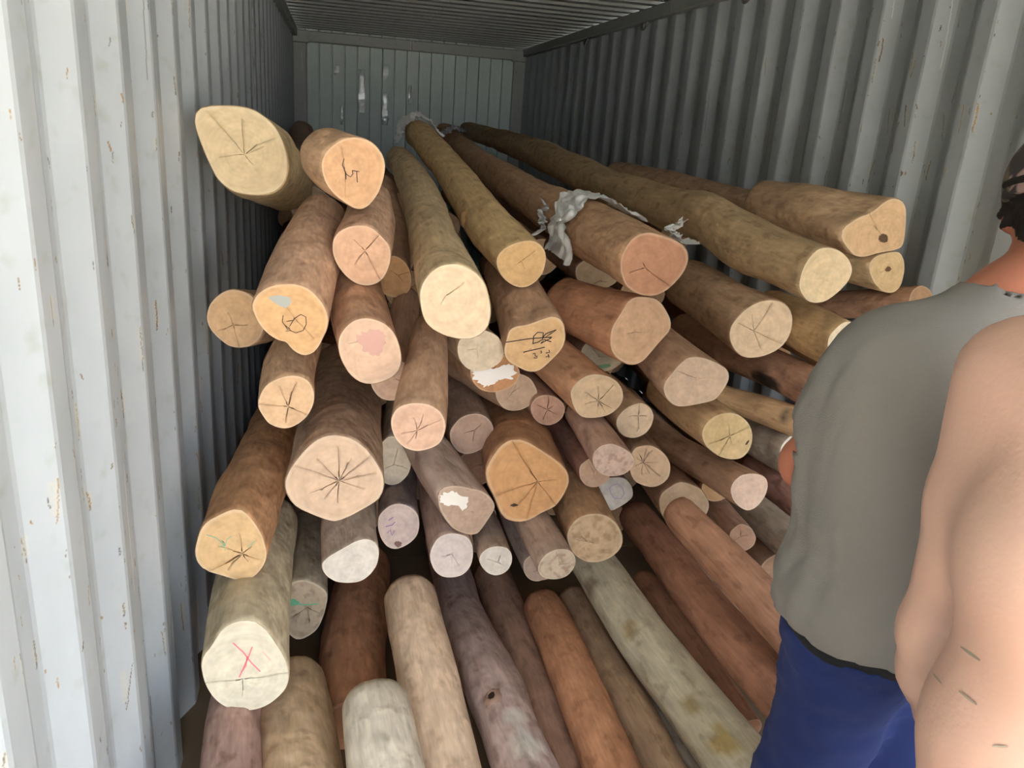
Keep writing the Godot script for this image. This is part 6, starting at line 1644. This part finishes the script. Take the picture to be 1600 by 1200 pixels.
func shoe(ankle: Vector3, f: Vector3, parent: Node3D) -> void:
	var make := func():
		cap(ankle + Vector3(0, -0.02, 0), ankle + Vector3(0, -0.035, 0) - f * 0.04, 0.055, 0.05, 0.04)
		cap(ankle + Vector3(0, -0.035, 0), ankle + f * 0.17 + Vector3(0, -0.042, 0), 0.052, 0.042, 0.04)
		cut(Vector3.DOWN, Vector3(0, 0.002, 0))
	part("shoe", garment(make, ankle - Vector3(0.26, 0.1, 0.28), ankle + Vector3(0.26, 0.12, 0.28), 0.011, white, still), plain("2a2724", 0.8), parent, "dark work shoe")

func _ready() -> void:
	# ---- camera
	var cam := Camera3D.new()
	cam.name = "camera"
	add_child(cam)
	cam.position = Vector3(0, 1.63, 0)
	cam.basis = Basis(Vector3.UP, -0.2339145) * Basis(Vector3.RIGHT, -0.3164007) * Basis(Vector3.BACK, 0.0725026)
	cam.fov = 51.9315
	cam.near = 0.02
	cam.current = true
	# ---- sky: bright hazy day outside the open doors
	var env := Environment.new()
	var sky := Sky.new()
	var sm := ProceduralSkyMaterial.new()
	sm.sky_top_color = Color(0.74, 0.79, 0.88)
	sm.sky_horizon_color = Color(0.94, 0.94, 0.94)
	sm.ground_bottom_color = Color(0.55, 0.52, 0.47)
	sm.ground_horizon_color = Color(0.80, 0.80, 0.78)
	sm.energy_multiplier = 1.0
	sm.sun_angle_max = 0.0
	sky.sky_material = sm
	env.background_mode = Environment.BG_SKY
	env.sky = sky
	env.background_energy_multiplier = 4.0
	env.tonemap_mode = Environment.TONE_MAPPER_LINEAR
	env.tonemap_exposure = 2.68
	env.sdfgi_enabled = true
	env.ssao_enabled = true
	env.ssil_enabled = true
	var we := WorldEnvironment.new()
	we.name = "world_environment"
	we.environment = env
	add_child(we)
	# ---- sun over the roof, lighting the yard in front of the doors
	var sun := DirectionalLight3D.new()
	sun.name = "sun"
	sun.light_color = Color(1.0, 0.97, 0.93)
	sun.light_energy = 12.0
	sun.shadow_enabled = true
	sun.light_angular_distance = 0.6
	sun.look_at_from_position(Vector3(-6, 20, -12), Vector3(0, 0, 0))
	add_child(sun)
	noise_a.seed = 11
	noise_a.frequency = 1.0
	noise_a.fractal_octaves = 3
	noise_b.seed = 29
	noise_b.frequency = 1.0
	noise_b.fractal_octaves = 4
	# ---- container
	build_container()
	build_yard()
	# ---- logs
	wood_mat = StandardMaterial3D.new()
	wood_mat.vertex_color_use_as_albedo = true
	wood_mat.albedo_texture = make_wood(3)
	wood_mat.roughness = 0.72
	wood_mat.metallic_specular = 0.3
	wood_mat.normal_enabled = true
	wood_mat.normal_texture = dents()
	wood_mat.normal_scale = 0.55
	face_mat = StandardMaterial3D.new()
	face_mat.vertex_color_use_as_albedo = true
	face_mat.albedo_texture = make_rings(8)
	face_mat.roughness = 0.8
	face_mat.metallic_specular = 0.25
	for i in LOGS.size(): make_log(LOGS[i], i)
	for i in INNER.size():
		var a: Array = INNER[i]
		var ends := []
		for j in 28: ends.append(a[3] * (1.0 + 0.06 * noise_a.get_noise_2d(cos(TAU * j / 28.0) * 1.5 + i * 7.0, sin(TAU * j / 28.0) * 1.5)))
		var nn := (Vector3(a[0], a[1], a[2]) - Vector3(a[4], a[5], a[6])).normalized()
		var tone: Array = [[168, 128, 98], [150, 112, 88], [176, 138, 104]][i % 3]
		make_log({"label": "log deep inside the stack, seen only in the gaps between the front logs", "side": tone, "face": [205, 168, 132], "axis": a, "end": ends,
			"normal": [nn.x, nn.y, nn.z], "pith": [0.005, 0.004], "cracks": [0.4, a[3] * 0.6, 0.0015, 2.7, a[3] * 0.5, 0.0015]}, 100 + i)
	build_people()
	# ---- plastic
	var film := plain("f2f2f0", 0.35)
	film.transparency = BaseMaterial3D.TRANSPARENCY_ALPHA
	film.albedo_color.a = 0.9
	film.cull_mode = BaseMaterial3D.CULL_DISABLED
	var by := {}
	for d in LOGS: by[d.label] = d
	var wrapped: Dictionary = by["long reddish-brown log wrapped in a torn strip of white plastic sheet"]
	var strapped: Dictionary = by["long tan log with a knot hole in its side and plastic around its far end"]
	film_on_log("plastic_sheet", "torn white plastic strip draped over the reddish-brown log", wrapped, 0.36, 0.55, 25, 215, 0.03, film, 1)
	film_on_log("plastic_sheet", "small plastic flap sticking up behind the cut end of the reddish-brown log", wrapped, 0.015, 0.075, 24, 50, 0.035, film, 2)
	film_on_log("plastic_sheet", "small upright scrap of plastic beside the torn white strip", wrapped, 0.60, 0.67, 150, 200, 0.035, film, 5)
	film_on_log("plastic_sheet", "clear plastic bunched around the far end of the knot-holed log", strapped, 1.80, 1.98, 0, 200, 0.03, film, 3)
	film_on_log("plastic_sheet", "scrap of clear plastic on the far part of the reddish-brown log", wrapped, 3.35, 3.6, 60, 150, 0.01, film, 4)
	var clear := plain("f2f4f4", 0.12)
	clear.transparency = BaseMaterial3D.TRANSPARENCY_ALPHA
	clear.albedo_color.a = 0.35
	var zb := Z_BACK + 0.004
	var lines := ["scrap of clear tape high on the end wall nearest the white wall", "long strip of clear tape stuck on an end wall rib", "small square of clear tape near the end wall header", "wide strip of clear tape above the plastic-wrapped far log end", "narrow strip of clear tape midway along the end wall", "short strip of clear tape low on the end wall ribs"]
	var li := -1
	for e in [[0.03, 2.08, 1.98, 0.05], [0.28, 2.06, 1.62, 0.07], [0.52, 2.12, 1.98, 0.06], [0.52, 1.85, 1.52, 0.07], [0.77, 1.95, 1.75, 0.03], [0.08, 1.7, 1.5, 0.03]]:
		li += 1
		strand("clear_tape", lines[li], [Vector3(e[0], e[1], zb), Vector3(e[0], (e[1] + e[2]) / 2, zb), Vector3(e[0], e[2], zb)], e[3], Vector3(0, 0, 1), clear)
	strand("clear_tape", "long strand of clear tape hanging down the white wall", [Vector3(X_LEFT, 2.25, -4.37), Vector3(X_LEFT, 2.0, -4.36), Vector3(X_LEFT, 1.7, -4.37)], 0.04, Vector3(1, 0, 0), clear)
	strand("clear_tape", "crinkled strand of clear tape hanging from the rail behind the men", [Vector3(X_RIGHT, 2.28, -5.05), Vector3(X_RIGHT, 2.0, -5.05), Vector3(X_RIGHT, 1.6, -5.02)], 0.03, Vector3(-1, 0, 0), clear)
